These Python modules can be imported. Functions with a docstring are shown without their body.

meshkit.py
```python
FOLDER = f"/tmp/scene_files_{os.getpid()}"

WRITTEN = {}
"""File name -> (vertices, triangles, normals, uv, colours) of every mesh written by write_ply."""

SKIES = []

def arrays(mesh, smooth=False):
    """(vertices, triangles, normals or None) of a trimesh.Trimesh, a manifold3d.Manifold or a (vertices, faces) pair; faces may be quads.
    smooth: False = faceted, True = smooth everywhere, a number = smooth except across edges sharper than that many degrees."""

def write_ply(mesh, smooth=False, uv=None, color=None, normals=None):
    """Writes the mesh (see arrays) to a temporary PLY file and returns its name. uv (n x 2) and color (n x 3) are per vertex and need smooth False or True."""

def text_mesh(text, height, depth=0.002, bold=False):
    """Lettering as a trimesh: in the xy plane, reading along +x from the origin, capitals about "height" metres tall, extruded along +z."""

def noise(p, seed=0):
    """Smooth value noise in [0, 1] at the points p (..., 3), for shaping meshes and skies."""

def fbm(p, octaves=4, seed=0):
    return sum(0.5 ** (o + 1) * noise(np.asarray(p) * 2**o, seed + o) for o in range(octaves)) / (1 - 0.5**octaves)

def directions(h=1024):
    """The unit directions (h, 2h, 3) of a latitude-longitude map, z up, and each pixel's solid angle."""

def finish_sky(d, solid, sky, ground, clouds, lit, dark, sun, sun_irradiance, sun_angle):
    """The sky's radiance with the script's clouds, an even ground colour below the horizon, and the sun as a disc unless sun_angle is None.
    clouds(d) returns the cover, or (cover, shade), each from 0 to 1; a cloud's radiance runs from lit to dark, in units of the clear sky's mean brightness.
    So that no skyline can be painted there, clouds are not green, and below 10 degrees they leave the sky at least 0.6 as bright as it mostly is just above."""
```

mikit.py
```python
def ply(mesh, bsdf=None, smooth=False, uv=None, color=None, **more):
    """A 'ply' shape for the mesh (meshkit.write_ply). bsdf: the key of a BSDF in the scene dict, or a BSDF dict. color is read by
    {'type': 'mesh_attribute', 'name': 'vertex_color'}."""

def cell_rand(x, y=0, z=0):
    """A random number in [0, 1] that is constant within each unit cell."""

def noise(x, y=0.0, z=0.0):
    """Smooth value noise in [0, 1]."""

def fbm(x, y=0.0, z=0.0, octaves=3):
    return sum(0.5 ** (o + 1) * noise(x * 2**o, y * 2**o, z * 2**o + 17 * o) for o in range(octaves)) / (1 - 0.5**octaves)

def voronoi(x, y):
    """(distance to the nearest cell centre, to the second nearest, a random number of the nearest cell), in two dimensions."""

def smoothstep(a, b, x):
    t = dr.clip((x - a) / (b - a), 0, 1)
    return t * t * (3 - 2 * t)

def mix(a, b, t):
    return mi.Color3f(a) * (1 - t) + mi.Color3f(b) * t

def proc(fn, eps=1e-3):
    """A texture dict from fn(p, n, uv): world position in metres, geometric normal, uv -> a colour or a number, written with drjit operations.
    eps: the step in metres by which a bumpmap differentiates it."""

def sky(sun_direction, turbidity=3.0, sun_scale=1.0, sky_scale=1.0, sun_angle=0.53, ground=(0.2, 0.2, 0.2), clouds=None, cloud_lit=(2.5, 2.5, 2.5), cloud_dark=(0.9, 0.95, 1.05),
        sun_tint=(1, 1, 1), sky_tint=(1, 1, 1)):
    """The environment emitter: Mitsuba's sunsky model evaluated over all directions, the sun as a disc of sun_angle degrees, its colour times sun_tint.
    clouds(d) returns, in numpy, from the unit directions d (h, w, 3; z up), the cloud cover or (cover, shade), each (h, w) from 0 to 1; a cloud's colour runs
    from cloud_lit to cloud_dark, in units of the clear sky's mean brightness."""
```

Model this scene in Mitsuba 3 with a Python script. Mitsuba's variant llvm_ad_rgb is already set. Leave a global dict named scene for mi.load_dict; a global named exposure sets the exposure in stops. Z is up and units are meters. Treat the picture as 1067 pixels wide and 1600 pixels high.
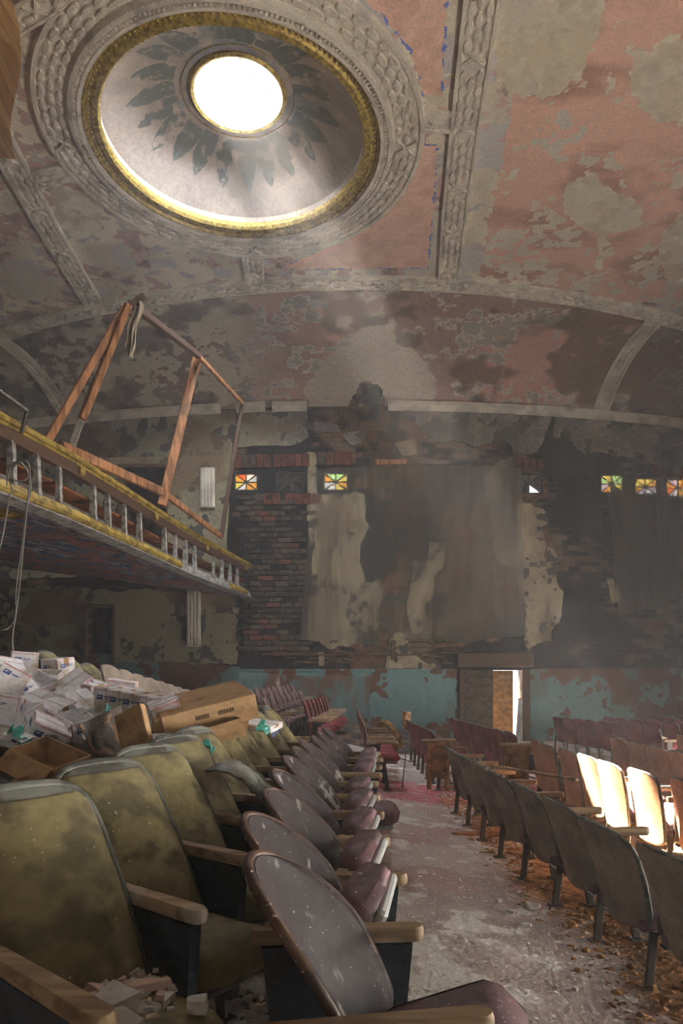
import math, random
import numpy as np, trimesh, drjit as dr, mitsuba as mi
import shapely.geometry as sg
from shapely.ops import unary_union
import mikit, meshkit
from mikit import proc, noise, fbm, smoothstep, mix, cell_rand

# ---------------------------------------------------------------- camera, sky, sun, large lights, exposure
E = 1.5                                   # eye height
F = 1080.0                                # focal length in pixels of the 1067 x 1600 frame
exposure = 1.4
scene, labels = {}, {}
T = mi.ScalarTransform4f
OCULUS = np.array([-1.75, 11.74, 11.34])  # middle of the round roof opening
SPOT = np.array([2.62, 5.98, 0.40])       # where its sunbeam lands
SUN = (OCULUS - SPOT) / np.linalg.norm(OCULUS - SPOT)
HAZE = 0.029
scene['haze'] = {'type': 'homogeneous', 'albedo': {'type': 'rgb', 'value': [0.132, 0.139, 0.15]}, 'sigma_t': HAZE, 'phase': {'type': 'hg', 'g': 0.35}}
scene['camera'] = {'type': 'perspective', 'fov': 2 * math.degrees(math.atan(533.5 / F)), 'fov_axis': 'x', 'near_clip': 0.05, 'far_clip': 500.0,
                   'principal_point_offset_x': 0.0, 'principal_point_offset_y': -0.15625, 'medium': {'type': 'ref', 'id': 'haze'},
                   'to_world': T().look_at(origin=[0, 0, E], target=[0, 1, E], up=[0, 0, 1])}
scene['sky'] = mikit.sky(SUN, turbidity=3.5, sun_scale=225.0, sky_scale=16.0, ground=(0.25, 0.24, 0.22))
scene['sky']['sampling_weight'] = 20.0
LAMP_SKYLIGHT = (320.0, 338.0, 368.0)        # glowing panes added in the roof opening, stand in for its sky light
UNSEEN_LAMP_RIGHT = (31.0, 29.4, 26.8)           # unseen lamp windows at the right, stand in for bounce off sunlit seats
UNSEEN_LAMP_BACK = (0.6, 0.58, 0.55)               # unseen lamp windows behind the camera, light the seats and ceiling

rng = random.Random(7)
nrg = np.random.default_rng(11)

# ---------------------------------------------------------------- helpers
def P(col, rough=0.8, **k):
    c = col if isinstance(col, dict) else {'type': 'rgb', 'value': list(col)}
    return {'type': 'twosided', 'bsdf': {'type': 'principled', 'base_color': c, 'roughness': rough, 'specular': k.pop('specular', 0.3), **k}}

def bumpy(col, fn, scale, rough=0.85, eps=4e-3, **k):
    c = col if isinstance(col, dict) else {'type': 'rgb', 'value': list(col)}
    return {'type': 'twosided', 'bsdf': {'type': 'bumpmap', 'arbitrary': proc(fn, eps), 'scale': scale,
            'bsdf': {'type': 'principled', 'base_color': c, 'roughness': rough, 'specular': 0.3, **k}}}

used = {}
def numbered(name):
    n = used.get(name, 0)
    used[name] = n + 1
    return name if n == 0 else f'{name}_{n:03d}'

def tag(key, label, cat=None, group=None, kind=None):
    d = {'label': label}
    if cat: d['category'] = cat
    if group: d['group'] = group
    if kind: d['kind'] = kind
    labels[key] = d

def put(name, mesh, bsdf, parent=None, smooth=False, to_world=None, **more):
    """one entry of the scene; a dict that is a finished ply is shared"""
    key = numbered(parent + '__' + name if parent else name)
    d = dict(mesh) if isinstance(mesh, dict) else mikit.ply(mesh, bsdf, smooth, **more)
    if to_world is not None: d['to_world'] = to_world
    scene[key] = d
    return key

def struct(name, mesh, bsdf, label, smooth=False, **more):
    k = put(name, mesh, bsdf, None, smooth, **more)
    tag(k, label, kind='structure')
    return k

def thing(name, label, cat, group=None):
    k = numbered(name)
    tag(k, label, cat, group)
    return k

def cat(meshes): return trimesh.util.concatenate([m for m in meshes if m is not None])

def hull(pts): return trimesh.convex.convex_hull(np.asarray(pts, float))

def cbox(sx, sy, sz, c=0.006, at=(0, 0, 0)):
    """chamfered box"""
    pts = []
    for a in (-1, 1):
        for b in (-1, 1):
            for d in (-1, 1):
                x, y, z = sx / 2, sy / 2, sz / 2
                pts += [(a * (x - c), b * (y - c), d * z), (a * (x - c), b * y, d * (z - c)), (a * x, b * (y - c), d * (z - c))]
    m = hull(pts)
    m.apply_translation(at)
    return m

def box(sx, sy, sz, at=(0, 0, 0)):
    m = trimesh.creation.box((sx, sy, sz))
    m.apply_translation(at)
    return m

def frame_to(p, q, roll=0.0):
    """4x4 whose z runs from p to q, origin in the middle"""
    p, q = np.asarray(p, float), np.asarray(q, float)
    z = q - p
    z /= np.linalg.norm(z)
    x = np.cross([0, 0, 1], z) if abs(z[2]) < 0.95 else np.cross([0, 1, 0], z)
    x /= np.linalg.norm(x)
    y = np.cross(z, x)
    c, s = math.cos(roll), math.sin(roll)
    m = np.eye(4)
    m[:3, 0], m[:3, 1], m[:3, 2], m[:3, 3] = c * x + s * y, -s * x + c * y, z, (p + q) / 2
    return m

def beam(p, q, w, h, c=0.006, roll=0.0):
    L = np.linalg.norm(np.asarray(q, float) - np.asarray(p, float))
    m = cbox(w, h, L, c)
    m.apply_transform(frame_to(p, q, roll))
    return m

def tube(path, r, n=6, closed=False, caps=True):
    path = np.asarray(path, float)
    k = len(path)
    if closed:
        tan = np.roll(path, -1, 0) - np.roll(path, 1, 0)
    else:
        tan = np.gradient(path, axis=0)
    tan /= np.linalg.norm(tan, axis=1, keepdims=True) + 1e-12
    up = np.array([0.123, 0.31, 0.94])
    rr = np.broadcast_to(np.asarray(r, float), (k,))
    v = []
    for i in range(k):
        a = np.cross(tan[i], up)
        a /= np.linalg.norm(a) + 1e-12
        b = np.cross(tan[i], a)
        ang = np.arange(n) * 2 * np.pi / n
        v.append(path[i] + rr[i] * (np.cos(ang)[:, None] * a + np.sin(ang)[:, None] * b))
    v = np.vstack(v)
    f = []
    for i in range(k if closed else k - 1):
        i2 = (i + 1) % k
        for j in range(n):
            j2 = (j + 1) % n
            f += [[i * n + j, i * n + j2, i2 * n + j2], [i * n + j, i2 * n + j2, i2 * n + j]]
    if not closed and caps:
        v = np.vstack([v, path[:1], path[-1:]])
        c0, c1 = k * n, k * n + 1
        for j in range(n):
            j2 = (j + 1) % n
            f += [[c0, j2, j], [c1, (k - 1) * n + j, (k - 1) * n + j2]]
    m = trimesh.Trimesh(v, f, process=False)
    return m

def lathe(profile, n=96, c=(0, 0), a0=0.0, a1=2 * math.pi):
    full = abs(a1 - a0 - 2 * math.pi) < 1e-6
    pr = np.asarray(profile, float)
    ang = np.linspace(a0, a1, n + 1)[: n if full else n + 1]
    k, na = len(pr), len(ang)
    v = np.zeros((na, k, 3))
    v[..., 0] = c[0] + np.cos(ang)[:, None] * pr[:, 0]
    v[..., 1] = c[1] + np.sin(ang)[:, None] * pr[:, 0]
    v[..., 2] = pr[:, 1]
    f = []
    for i in range(na if full else na - 1):
        i2 = (i + 1) % na
        for j in range(k - 1):
            f += [[i * k + j, i2 * k + j, i2 * k + j + 1], [i * k + j, i2 * k + j + 1, i * k + j + 1]]
    return trimesh.Trimesh(v.reshape(-1, 3), f, process=False)

def grid(fn, nu, nv, u=(0, 1), v=(0, 1), keep=None):
    """sheet from fn(u, v) arrays -> x, y, z"""
    U, V = np.meshgrid(np.linspace(*u, nu + 1), np.linspace(*v, nv + 1), indexing='ij')
    x, y, z = fn(U, V)
    pts = np.stack([x + 0 * U, y + 0 * U, z + 0 * U], -1).reshape(-1, 3)
    i, j = np.meshgrid(np.arange(nu), np.arange(nv), indexing='ij')
    a = (i * (nv + 1) + j).ravel()
    q = np.stack([a, a + nv + 1, a + nv + 2, a + 1], 1)
    if keep is not None:
        mid = keep((U[:-1, :-1] + U[1:, 1:]) / 2, (V[:-1, :-1] + V[1:, 1:]) / 2).ravel()
        q = q[mid]
    f = np.vstack([q[:, [0, 1, 2]], q[:, [0, 2, 3]]])
    return trimesh.Trimesh(pts, f, process=False)

def thicken(m, d):
    """a sheet given a thickness along its normals"""
    m = trimesh.Trimesh(m.vertices, m.faces, process=False)
    n = m.vertex_normals
    v2 = m.vertices - n * d
    k = len(m.vertices)
    e = np.sort(m.edges, axis=1)
    _, idx, cnt = np.unique(e, axis=0, return_index=True, return_counts=True)
    b = m.edges[idx[cnt == 1]]
    side = np.vstack([np.stack([b[:, 1], b[:, 0], b[:, 0] + k], 1), np.stack([b[:, 1], b[:, 0] + k, b[:, 1] + k], 1)])
    return trimesh.Trimesh(np.vstack([m.vertices, v2]), np.vstack([m.faces, m.faces[:, ::-1] + k, side]), process=False)

def rough_poly(pts, amp=0.08, step=0.12, seed=0, hole=False):
    """an outline broken up like the edge of fallen plaster"""
    ring = sg.Polygon(pts).exterior
    n = max(12, int(ring.length / step))
    q = np.array([ring.interpolate(i / n, normalized=True).coords[0] for i in range(n)])
    tan = np.roll(q, -1, 0) - np.roll(q, 1, 0)
    nor = np.stack([tan[:, 1], -tan[:, 0]], 1) / (np.linalg.norm(tan, axis=1, keepdims=True) + 1e-9)
    p3 = np.c_[q * 2.2, np.full(n, seed * 3.7)]
    d = (meshkit.fbm(p3, 4, seed) - 0.5) * 3.2 + (meshkit.noise(p3 * 4.1, seed) - 0.5) * 1.1
    g = sg.Polygon(q + nor * d[:, None] * amp).buffer(0)
    return max(g.geoms, key=lambda a: a.area) if hasattr(g, 'geoms') else g

def wallY(s): return 19.0 + 0.015 * (np.asarray(s, float) - 0.5) ** 2
def ceilY(s): return 15.95 + 0.027 * (np.asarray(s, float) - 0.5) ** 2
ZC, ZW = 10.5, 8.8                        # flat ceiling, top of the far wall

def wall_sheet(poly, th, off=0.0, strip=0.8):
    """a slab that lies against the far wall: poly in (along the wall, height), its back OFF in front of the wall face"""
    x0, y0, x1, y1 = poly.bounds
    out = []
    for i in range(math.floor(x0 / strip), math.ceil(x1 / strip)):
        g = poly.intersection(sg.box(i * strip, y0 - 1, (i + 1) * strip, y1 + 1))
        for a in getattr(g, 'geoms', [g]):
            if a.geom_type == 'Polygon' and a.area > 1e-4:
                out.append(trimesh.creation.extrude_polygon(a, th, engine='earcut'))
    m = cat(out)
    v = np.array(m.vertices)
    m.vertices = np.stack([v[:, 0], wallY(v[:, 0]) - off - v[:, 2], v[:, 1]], 1)
    return m

def at(x, y, d): return np.array([(x - 533) / F * d, d, E + (1050 - y) / F * d])

FX = ([-12, -6, -3.3, -1.5, 0, 1.2, 4, 12], [-0.2, -0.45, -0.95, -1.36, -1.43, -1.57, -1.6, -1.66])
def floorZ(x, y):
    x, y = np.asarray(x, float), np.asarray(y, float)
    t = np.clip((x + 1) / 2.5, 0, 1)
    return np.interp(x, *FX) + E - 0.03 * np.maximum(0, y - 9) * t * t * (3 - 2 * t)

# ---------------------------------------------------------------- materials
def poly_sd(x, y, pts):
    """signed distance to an outline, negative inside"""
    d = mi.Float(1e9)
    s = mi.Float(1)
    n = len(pts)
    for i in range(n):
        (ax, ay), (bx, by) = pts[i], pts[i - 1]
        ex, ey = bx - ax, by - ay
        wx, wy = x - ax, y - ay
        t = dr.clip((wx * ex + wy * ey) / (ex * ex + ey * ey), 0, 1)
        d = dr.minimum(d, dr.square(wx - ex * t) + dr.square(wy - ey * t))
        c1, c2, c3 = y >= ay, y < by, ex * wy > ey * wx
        s = dr.select((c1 & c2 & c3) | (~c1 & ~c2 & ~c3), -s, s)
    return s * dr.sqrt(d)

SPAND_LOW = [(1.33, 11.78), (1.64, 11.82), (1.79, 13.5), (1.92, 15.38), (0.1, 15.45), (-1.4, 15.43), (-0.45, 14.77), (0.35, 13.89), (0.92, 12.96), (1.21, 12.23)]
SPAND_UP = [(-1.0, 8.0), (0.14, 9.08), (0.59, 9.53), (0.99, 10.02), (1.18, 10.45), (1.27, 10.78), (1.57, 10.78), (1.41, 9.26), (1.3, 8.0)]
FIELD = [(2.75, 8.0), (2.7, 10.92), (2.9, 12.96), (3.08, 15.68), (5.04, 16.15), (7.09, 16.76), (9.5, 17.35), (9.5, 8.0)]
PATCH_A = [(2.0, 8.3), (2.17, 9.82), (2.36, 10.51), (2.66, 10.78), (3.18, 10.82), (3.48, 10.68), (3.64, 10.29), (3.62, 9.72), (3.32, 8.3)]
PATCH_B = [(4.17, 9.97), (4.47, 10.02), (4.52, 9.82), (4.63, 9.77), (4.85, 9.82), (5.21, 9.92), (6.0, 11.44), (5.2, 11.3), (4.78, 11.05), (4.45, 10.68), (4.3, 10.29)]
PATCH_C = [(4.16, 12.96), (4.2, 12.71), (4.4, 12.54), (4.36, 12.34), (4.52, 12.46), (4.82, 12.79), (5.34, 13.05), (5.83, 13.41), (6.02, 13.93), (5.59, 14.13),
           (5.41, 14.19), (5.77, 15.43), (5.71, 15.43), (5.28, 14.19), (4.82, 13.99), (4.43, 13.59)]
PATCH_D = [(6.67, 13.5), (6.61, 14.09), (6.88, 14.95), (7.55, 15.93), (8.36, 16.2), (8.13, 14.95), (7.09, 13.5)]
OVAL_L = [(-5.46, 12.87), (-5.06, 12.76), (-4.81, 13.05), (-4.72, 13.5), (-4.86, 13.99), (-5.24, 14.4), (-5.57, 14.4), (-5.7, 13.89)]
CREAM, PINK, PLASTER, BEIGE, MAUVE = (0.68, 0.60, 0.46), (0.56, 0.35, 0.265), (0.44, 0.41, 0.39), (0.66, 0.60, 0.47), (0.45, 0.31, 0.27)

def ceiling_fn(p, n, uv):
    x, y = p.x, p.y
    a, b, c = fbm(x * 2.3, y * 2.3, 1.0, 4), noise(x * 13, y * 13, 5), fbm(x * 0.8, y * 0.8, 9.0, 3)
    ragged = (a - 0.5) * 0.5 + (b - 0.5) * 0.14
    fine = fbm(x * 7, y * 7, 3.0, 3)
    col = mix(CREAM, (0.48, 0.43, 0.33), smoothstep(0.35, 0.65, c))
    col = mix(col, PLASTER, smoothstep(0.555, 0.57, a * 0.55 + c * 0.2 + fine * 0.27))       # bare grey undercoat
    left = smoothstep(-1.5, -3.4, x) * smoothstep(14.5, 13.5, y) + smoothstep(-6.2, -6.5, x)
    m = fbm(x * 1.6 + 31, y * 1.6, 2.0, 4) * 0.6 + fine * 0.3 + 0.02 * left - 0.012
    col = mix(col, MAUVE, smoothstep(0.49, 0.50, m))                                         # older pink coat
    col = mix(col, (0.22, 0.175, 0.15), smoothstep(0.565, 0.575, m) * smoothstep(0.4, 0.6, c))
    d = poly_sd(x, y, FIELD) + ragged * 0.55
    pink = mix(PINK, (0.32, 0.18, 0.13), smoothstep(0.40, 0.72, fbm(x * 0.9 + 7, y * 1.6, 4.0, 4)))
    pink = mix(pink, (0.60, 0.36, 0.27), smoothstep(0.55, 0.75, fbm(x * 5, y * 8, 6.0, 3)) * 0.35)
    flake = a * 0.5 + fine * 0.38 + 0.10 * smoothstep(12.8, 14.6, y) - 0.02
    pink = mix(pink, mix(CREAM, (0.40, 0.37, 0.31), c), smoothstep(0.52, 0.53, flake))
    col = mix(col, pink, smoothstep(0.012, -0.012, d))
    for pts in (PATCH_A, PATCH_B, PATCH_C, PATCH_D, OVAL_L):
        e = poly_sd(x, y, pts) + (b - 0.5) * 0.10 + (a - 0.5) * 0.16
        col = mix(col, mix(BEIGE, (0.50, 0.43, 0.31), smoothstep(0.45, 0.62, fbm(x * 3 + 3, y * 3, 2.0, 3))), smoothstep(0.01, -0.01, e))
    for pts in (SPAND_LOW, SPAND_UP):
        e = poly_sd(x, y, pts) + (b - 0.5) * 0.03 + (fine - 0.5) * 0.06
        col = mix(col, mix((0.66, 0.43, 0.33), (0.58, 0.36, 0.27), smoothstep(0.4, 0.7, fbm(x * 4, y * 4, 8.0, 3))), smoothstep(0.008, -0.008, e))
        col = mix(col, (0.13, 0.17, 0.42), smoothstep(0.026, 0.018, dr.abs(e + 0.012 * (noise(x * 30, y * 30, 3) - 0.5))) * smoothstep(0.55, 0.58, fbm(x * 9 + 11, y * 9, 1.0, 3)))
    return col * (0.86 + 0.28 * noise(x * 40, y * 40, 2))

def dome_fn(p, n, uv):
    x, y = p.x + 1.8, p.y - 11.74
    r, th = dr.sqrt(x * x + y * y), dr.atan2(y, x)
    q = th * (22 / (2 * math.pi))
    k = dr.floor(q)
    w = dr.abs(q - k - 0.5 + 0.25 * (cell_rand(k, 3) - 0.5)) * r * (2 * math.pi / 22)
    r0, r1 = 0.98 + 0.06 * cell_rand(k, 7), 1.72 + 0.12 * cell_rand(k, 5)
    t = (r - r0) / (r1 - r0)
    half = 0.40 * dr.sqrt(dr.clip(t + 0.10, 0, 1)) * dr.clip(1 - t, 0, 1) ** 0.8
    grain = fbm(p.x * 7, p.y * 7, 1.0, 4)
    leaf = smoothstep(0.012, -0.012, w - half) * smoothstep(0.0, 0.04, t) * smoothstep(0.72, 0.52, grain + 0.24 * (cell_rand(k, 9) - 0.45))
    base = mix((0.40, 0.345, 0.30), (0.29, 0.255, 0.23), smoothstep(0.35, 0.7, fbm(p.x * 1.7, p.y * 1.7, 4.0, 4)))
    base = mix(base, (0.22, 0.24, 0.26), smoothstep(0.56, 0.62, fbm(p.x * 2.6 + 5, p.y * 2.6, 7.0, 4)) * smoothstep(1.75, 1.5, r) * 0.8)
    vein = smoothstep(0.010, 0.004, w)
    return mix(base, mix((0.10, 0.125, 0.13), (0.17, 0.19, 0.19), vein + grain * 0.6), leaf * 0.92) * (0.88 + 0.24 * noise(p.x * 30, p.y * 30, 3))

def cove_fn(p, n, uv):
    x, y = p.x, p.z * 1.1 - p.y * 0.8
    a, b, c = fbm(x * 1.2, y * 1.6, 1.0, 4), fbm(x * 5, y * 6, 3.0, 3), fbm(x * 0.45 + 4, y * 0.5, 6.0, 3)
    col = mix((0.46, 0.27, 0.215), (0.30, 0.20, 0.165), smoothstep(0.4, 0.65, c))
    m = a * 0.6 + b * 0.4
    col = mix(col, (0.45, 0.40, 0.32), smoothstep(0.525, 0.535, m))
    col = mix(col, (0.30, 0.27, 0.24), smoothstep(0.59, 0.60, m + 0.05 * (c - 0.5)))
    left = smoothstep(-1.5, -3.5, x + (a - 0.5) * 2)
    col = mix(col, mix((0.46, 0.41, 0.31), (0.22, 0.15, 0.11), smoothstep(0.54, 0.56, b * 0.5 + a * 0.5)), left)
    stain = fbm(x * 0.8 + 20, y * 0.9, 2.0, 4)
    edge = smoothstep(0.50, 0.62, stain + 0.14 * smoothstep(3.5, 6.5, x) - 0.03)
    col = mix(col, (0.10, 0.065, 0.035), edge * 0.75)                                        # rusty water stains
    hole = dr.sqrt(dr.square((x - 0.75) * 0.9) + dr.square((p.z - 9.1) * 1.2)) + (a - 0.5) * 0.9
    col = mix(col, (0.42, 0.36, 0.28), smoothstep(1.45, 1.35, hole))
    return col * (0.84 + 0.32 * noise(x * 25, y * 25, 2))

def brick_fn(p, n, uv):
    row = p.z / 0.145
    k = dr.floor(row)
    q = p.x / 0.40 + 0.5 * (k - 2 * dr.floor(k / 2))
    j = dr.floor(q)
    fz, fx_ = row - k, q - j
    r = cell_rand(j, k, 1)
    big = fbm(p.x * 0.6, p.z * 0.6, 3.0, 4)
    col = mix((0.16, 0.07, 0.035), (0.10, 0.068, 0.036), smoothstep(0.3, 0.7, r))
    col = mix(col, (0.19, 0.145, 0.09), smoothstep(0.55, 0.7, fbm(p.x * 1.1 + 9, p.z * 0.9, 8.0, 4)) * 0.7)
    col = mix(col, (0.022, 0.020, 0.020), smoothstep(0.42, 0.56, big + 0.16 * (r - 0.5) + 0.12 * smoothstep(4.5, 6.2, p.x)))
    ruin = dr.sqrt(dr.square((p.x - 0.75) / 1.9) + dr.square((p.z - 8.25) / 0.62)) + 0.9 * (fbm(p.x * 2.2, p.z * 2.2, 12.0, 4) - 0.5)
    col = mix(col, mix((0.20, 0.105, 0.04), (0.045, 0.028, 0.015), smoothstep(0.4, 0.6, fbm(p.x * 3.5, p.z * 3.5, 6.0, 4))), smoothstep(1.05, 0.85, ruin))
    mortar = smoothstep(0.10, 0.04, dr.minimum(fz, 1 - fz)) + smoothstep(0.04, 0.015, dr.minimum(fx_, 1 - fx_))
    mcol = mix((0.10, 0.085, 0.065), (0.02, 0.02, 0.02), smoothstep(0.42, 0.56, big))
    return mix(col, mcol, dr.clip(mortar, 0, 1)) * 0.72 * (0.7 + 0.6 * noise(p.x * 18, p.z * 18, 4))

def brick_h(p, n, uv):
    row = p.z / 0.145
    k = dr.floor(row)
    q = p.x / 0.40 + 0.5 * (k - 2 * dr.floor(k / 2))
    j = dr.floor(q)
    fz, fx_ = row - k, q - j
    return smoothstep(0.03, 0.14, dr.minimum(fz, 1 - fz)) * smoothstep(0.01, 0.05, dr.minimum(fx_, 1 - fx_)) * (0.5 + cell_rand(j, k, 6)) + 0.5 * noise(p.x * 12, p.z * 12, 1)

def plaster_fn(p, n, uv):
    a, b, c = fbm(p.x * 1.4, p.z * 1.4, 2.0, 4), fbm(p.x * 6, p.z * 6, 5.0, 3), fbm(p.x * 0.5, p.z * 0.9, 7.0, 3)
    col = mix((0.27, 0.22, 0.135), (0.20, 0.16, 0.10), smoothstep(0.35, 0.65, a))
    streak = fbm(p.x * 2.6, p.z * 0.4, 3.0, 3)
    col = mix(col, (0.155, 0.115, 0.065), smoothstep(0.53, 0.66, streak * 0.6 + c * 0.4))
    col = mix(col, (0.055, 0.048, 0.04), smoothstep(0.575, 0.60, a * 0.5 + b * 0.5))
    return col * (0.84 + 0.32 * noise(p.x * 26, p.z * 26, 2))

def upper_plaster_fn(p, n, uv):
    a, b = fbm(p.x * 1.5 + 3, p.z * 1.5, 2.0, 4), fbm(p.x * 5, p.z * 5, 5.0, 3)
    left = smoothstep(-1.0, -2.8, p.x)
    col = mix(mix((0.13, 0.115, 0.10), (0.19, 0.17, 0.135), smoothstep(0.4, 0.6, b)), (0.23, 0.205, 0.13), left)
    col = mix(col, (0.075, 0.07, 0.06), smoothstep(0.535, 0.55, a * 0.6 + b * 0.4 + 0.02 - 0.05 * left))
    col = mix(col, (0.16, 0.10, 0.05), smoothstep(0.5, 0.62, fbm(p.x * 0.7 + 13, p.z * 1.1, 4.0, 3)) * 0.7)
    return col * (0.84 + 0.32 * noise(p.x * 26, p.z * 26, 2))

def teal_fn(p, n, uv):
    a, b = fbm(p.x * 1.1 + 5, p.z * 1.3, 2.0, 4), fbm(p.x * 6, p.z * 6, 5.0, 3)
    col = mix((0.085, 0.165, 0.165), (0.115, 0.19, 0.18), b)
    col = mix(col, (0.085, 0.13, 0.12), smoothstep(0.5, 0.65, fbm(p.x * 2, p.z * 0.8, 9.0, 3)))
    peel = a * 0.72 + b * 0.28 + 0.085 * smoothstep(4.8, 5.6, p.x) + 0.075 * smoothstep(-1.5, -2.4, p.x) + 0.05 * smoothstep(0.2, -0.4, p.z)
    col = mix(col, mix((0.16, 0.06, 0.033), (0.07, 0.037, 0.023), b), smoothstep(0.595, 0.605, peel))
    return col * (0.86 + 0.28 * noise(p.x * 30, p.z * 30, 2))

def floor_fn(p, n, uv):
    x, y = p.x, p.y
    a, b, c = fbm(x * 1.6, y * 1.6, 1.0, 4), fbm(x * 8, y * 8, 3.0, 3), fbm(x * 0.7, y * 0.7, 6.0, 3)
    col = mix((0.34, 0.285, 0.26), (0.25, 0.20, 0.185), smoothstep(0.38, 0.62, a))
    col = mix(col, (0.30, 0.185, 0.175), smoothstep(0.47, 0.56, a * 0.45 + c * 0.55) * 0.75)         # worn red floor paint
    col = mix(col, (0.47, 0.44, 0.40), smoothstep(0.52, 0.62, b * 0.5 + fbm(x * 2.4 + 9, y * 2.4, 4.0, 3) * 0.5))
    band = smoothstep(8.05, 8.15, y + (b - 0.5) * 0.5) * smoothstep(9.75, 9.65, y + (b - 0.5) * 0.4)
    col = mix(col, mix((0.33, 0.075, 0.095), (0.30, 0.17, 0.16), smoothstep(0.5, 0.62, b)), band)
    dirt = smoothstep(1.30, 1.55, x + (a - 0.5) * 0.9 + (b - 0.5) * 0.3 - 0.03 * dr.maximum(0, y - 3)) * smoothstep(9.0, 8.0, y)
    col = mix(col, mix((0.25, 0.125, 0.05), (0.10, 0.05, 0.022), smoothstep(0.4, 0.6, b)), dirt)
    speck = noise(x * 90, y * 90, 1)
    col = mix(col, (0.58, 0.55, 0.49), smoothstep(0.86, 0.92, speck) * (1 - dirt))
    return col * (0.78 + 0.44 * noise(x * 90, y * 90, 2))

def floor_h(p, n, uv): return fbm(p.x * 9, p.y * 9, 2.0, 3) + 0.6 * noise(p.x * 60, p.y * 60, 3)

def soffit_fn(p, n, uv):
    a, b = fbm(p.x * 1.2, p.y * 0.8, 1.0, 4), fbm(p.x * 6, p.y * 5, 3.0, 4)
    col = mix((0.44, 0.46, 0.50), (0.33, 0.335, 0.37), a)
    m = b * 0.6 + a * 0.4
    col = mix(col, (0.13, 0.18, 0.27), smoothstep(0.49, 0.505, m + 0.08 * smoothstep(-3.9, -4.6, p.x)))
    col = mix(col, (0.40, 0.20, 0.17), smoothstep(0.49, 0.505, fbm(p.x * 5 + 3, p.y * 4, 8.0, 4) * 0.6 + a * 0.35))
    return col * (0.8 + 0.4 * noise(p.x * 30, p.y * 30, 2))

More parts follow.
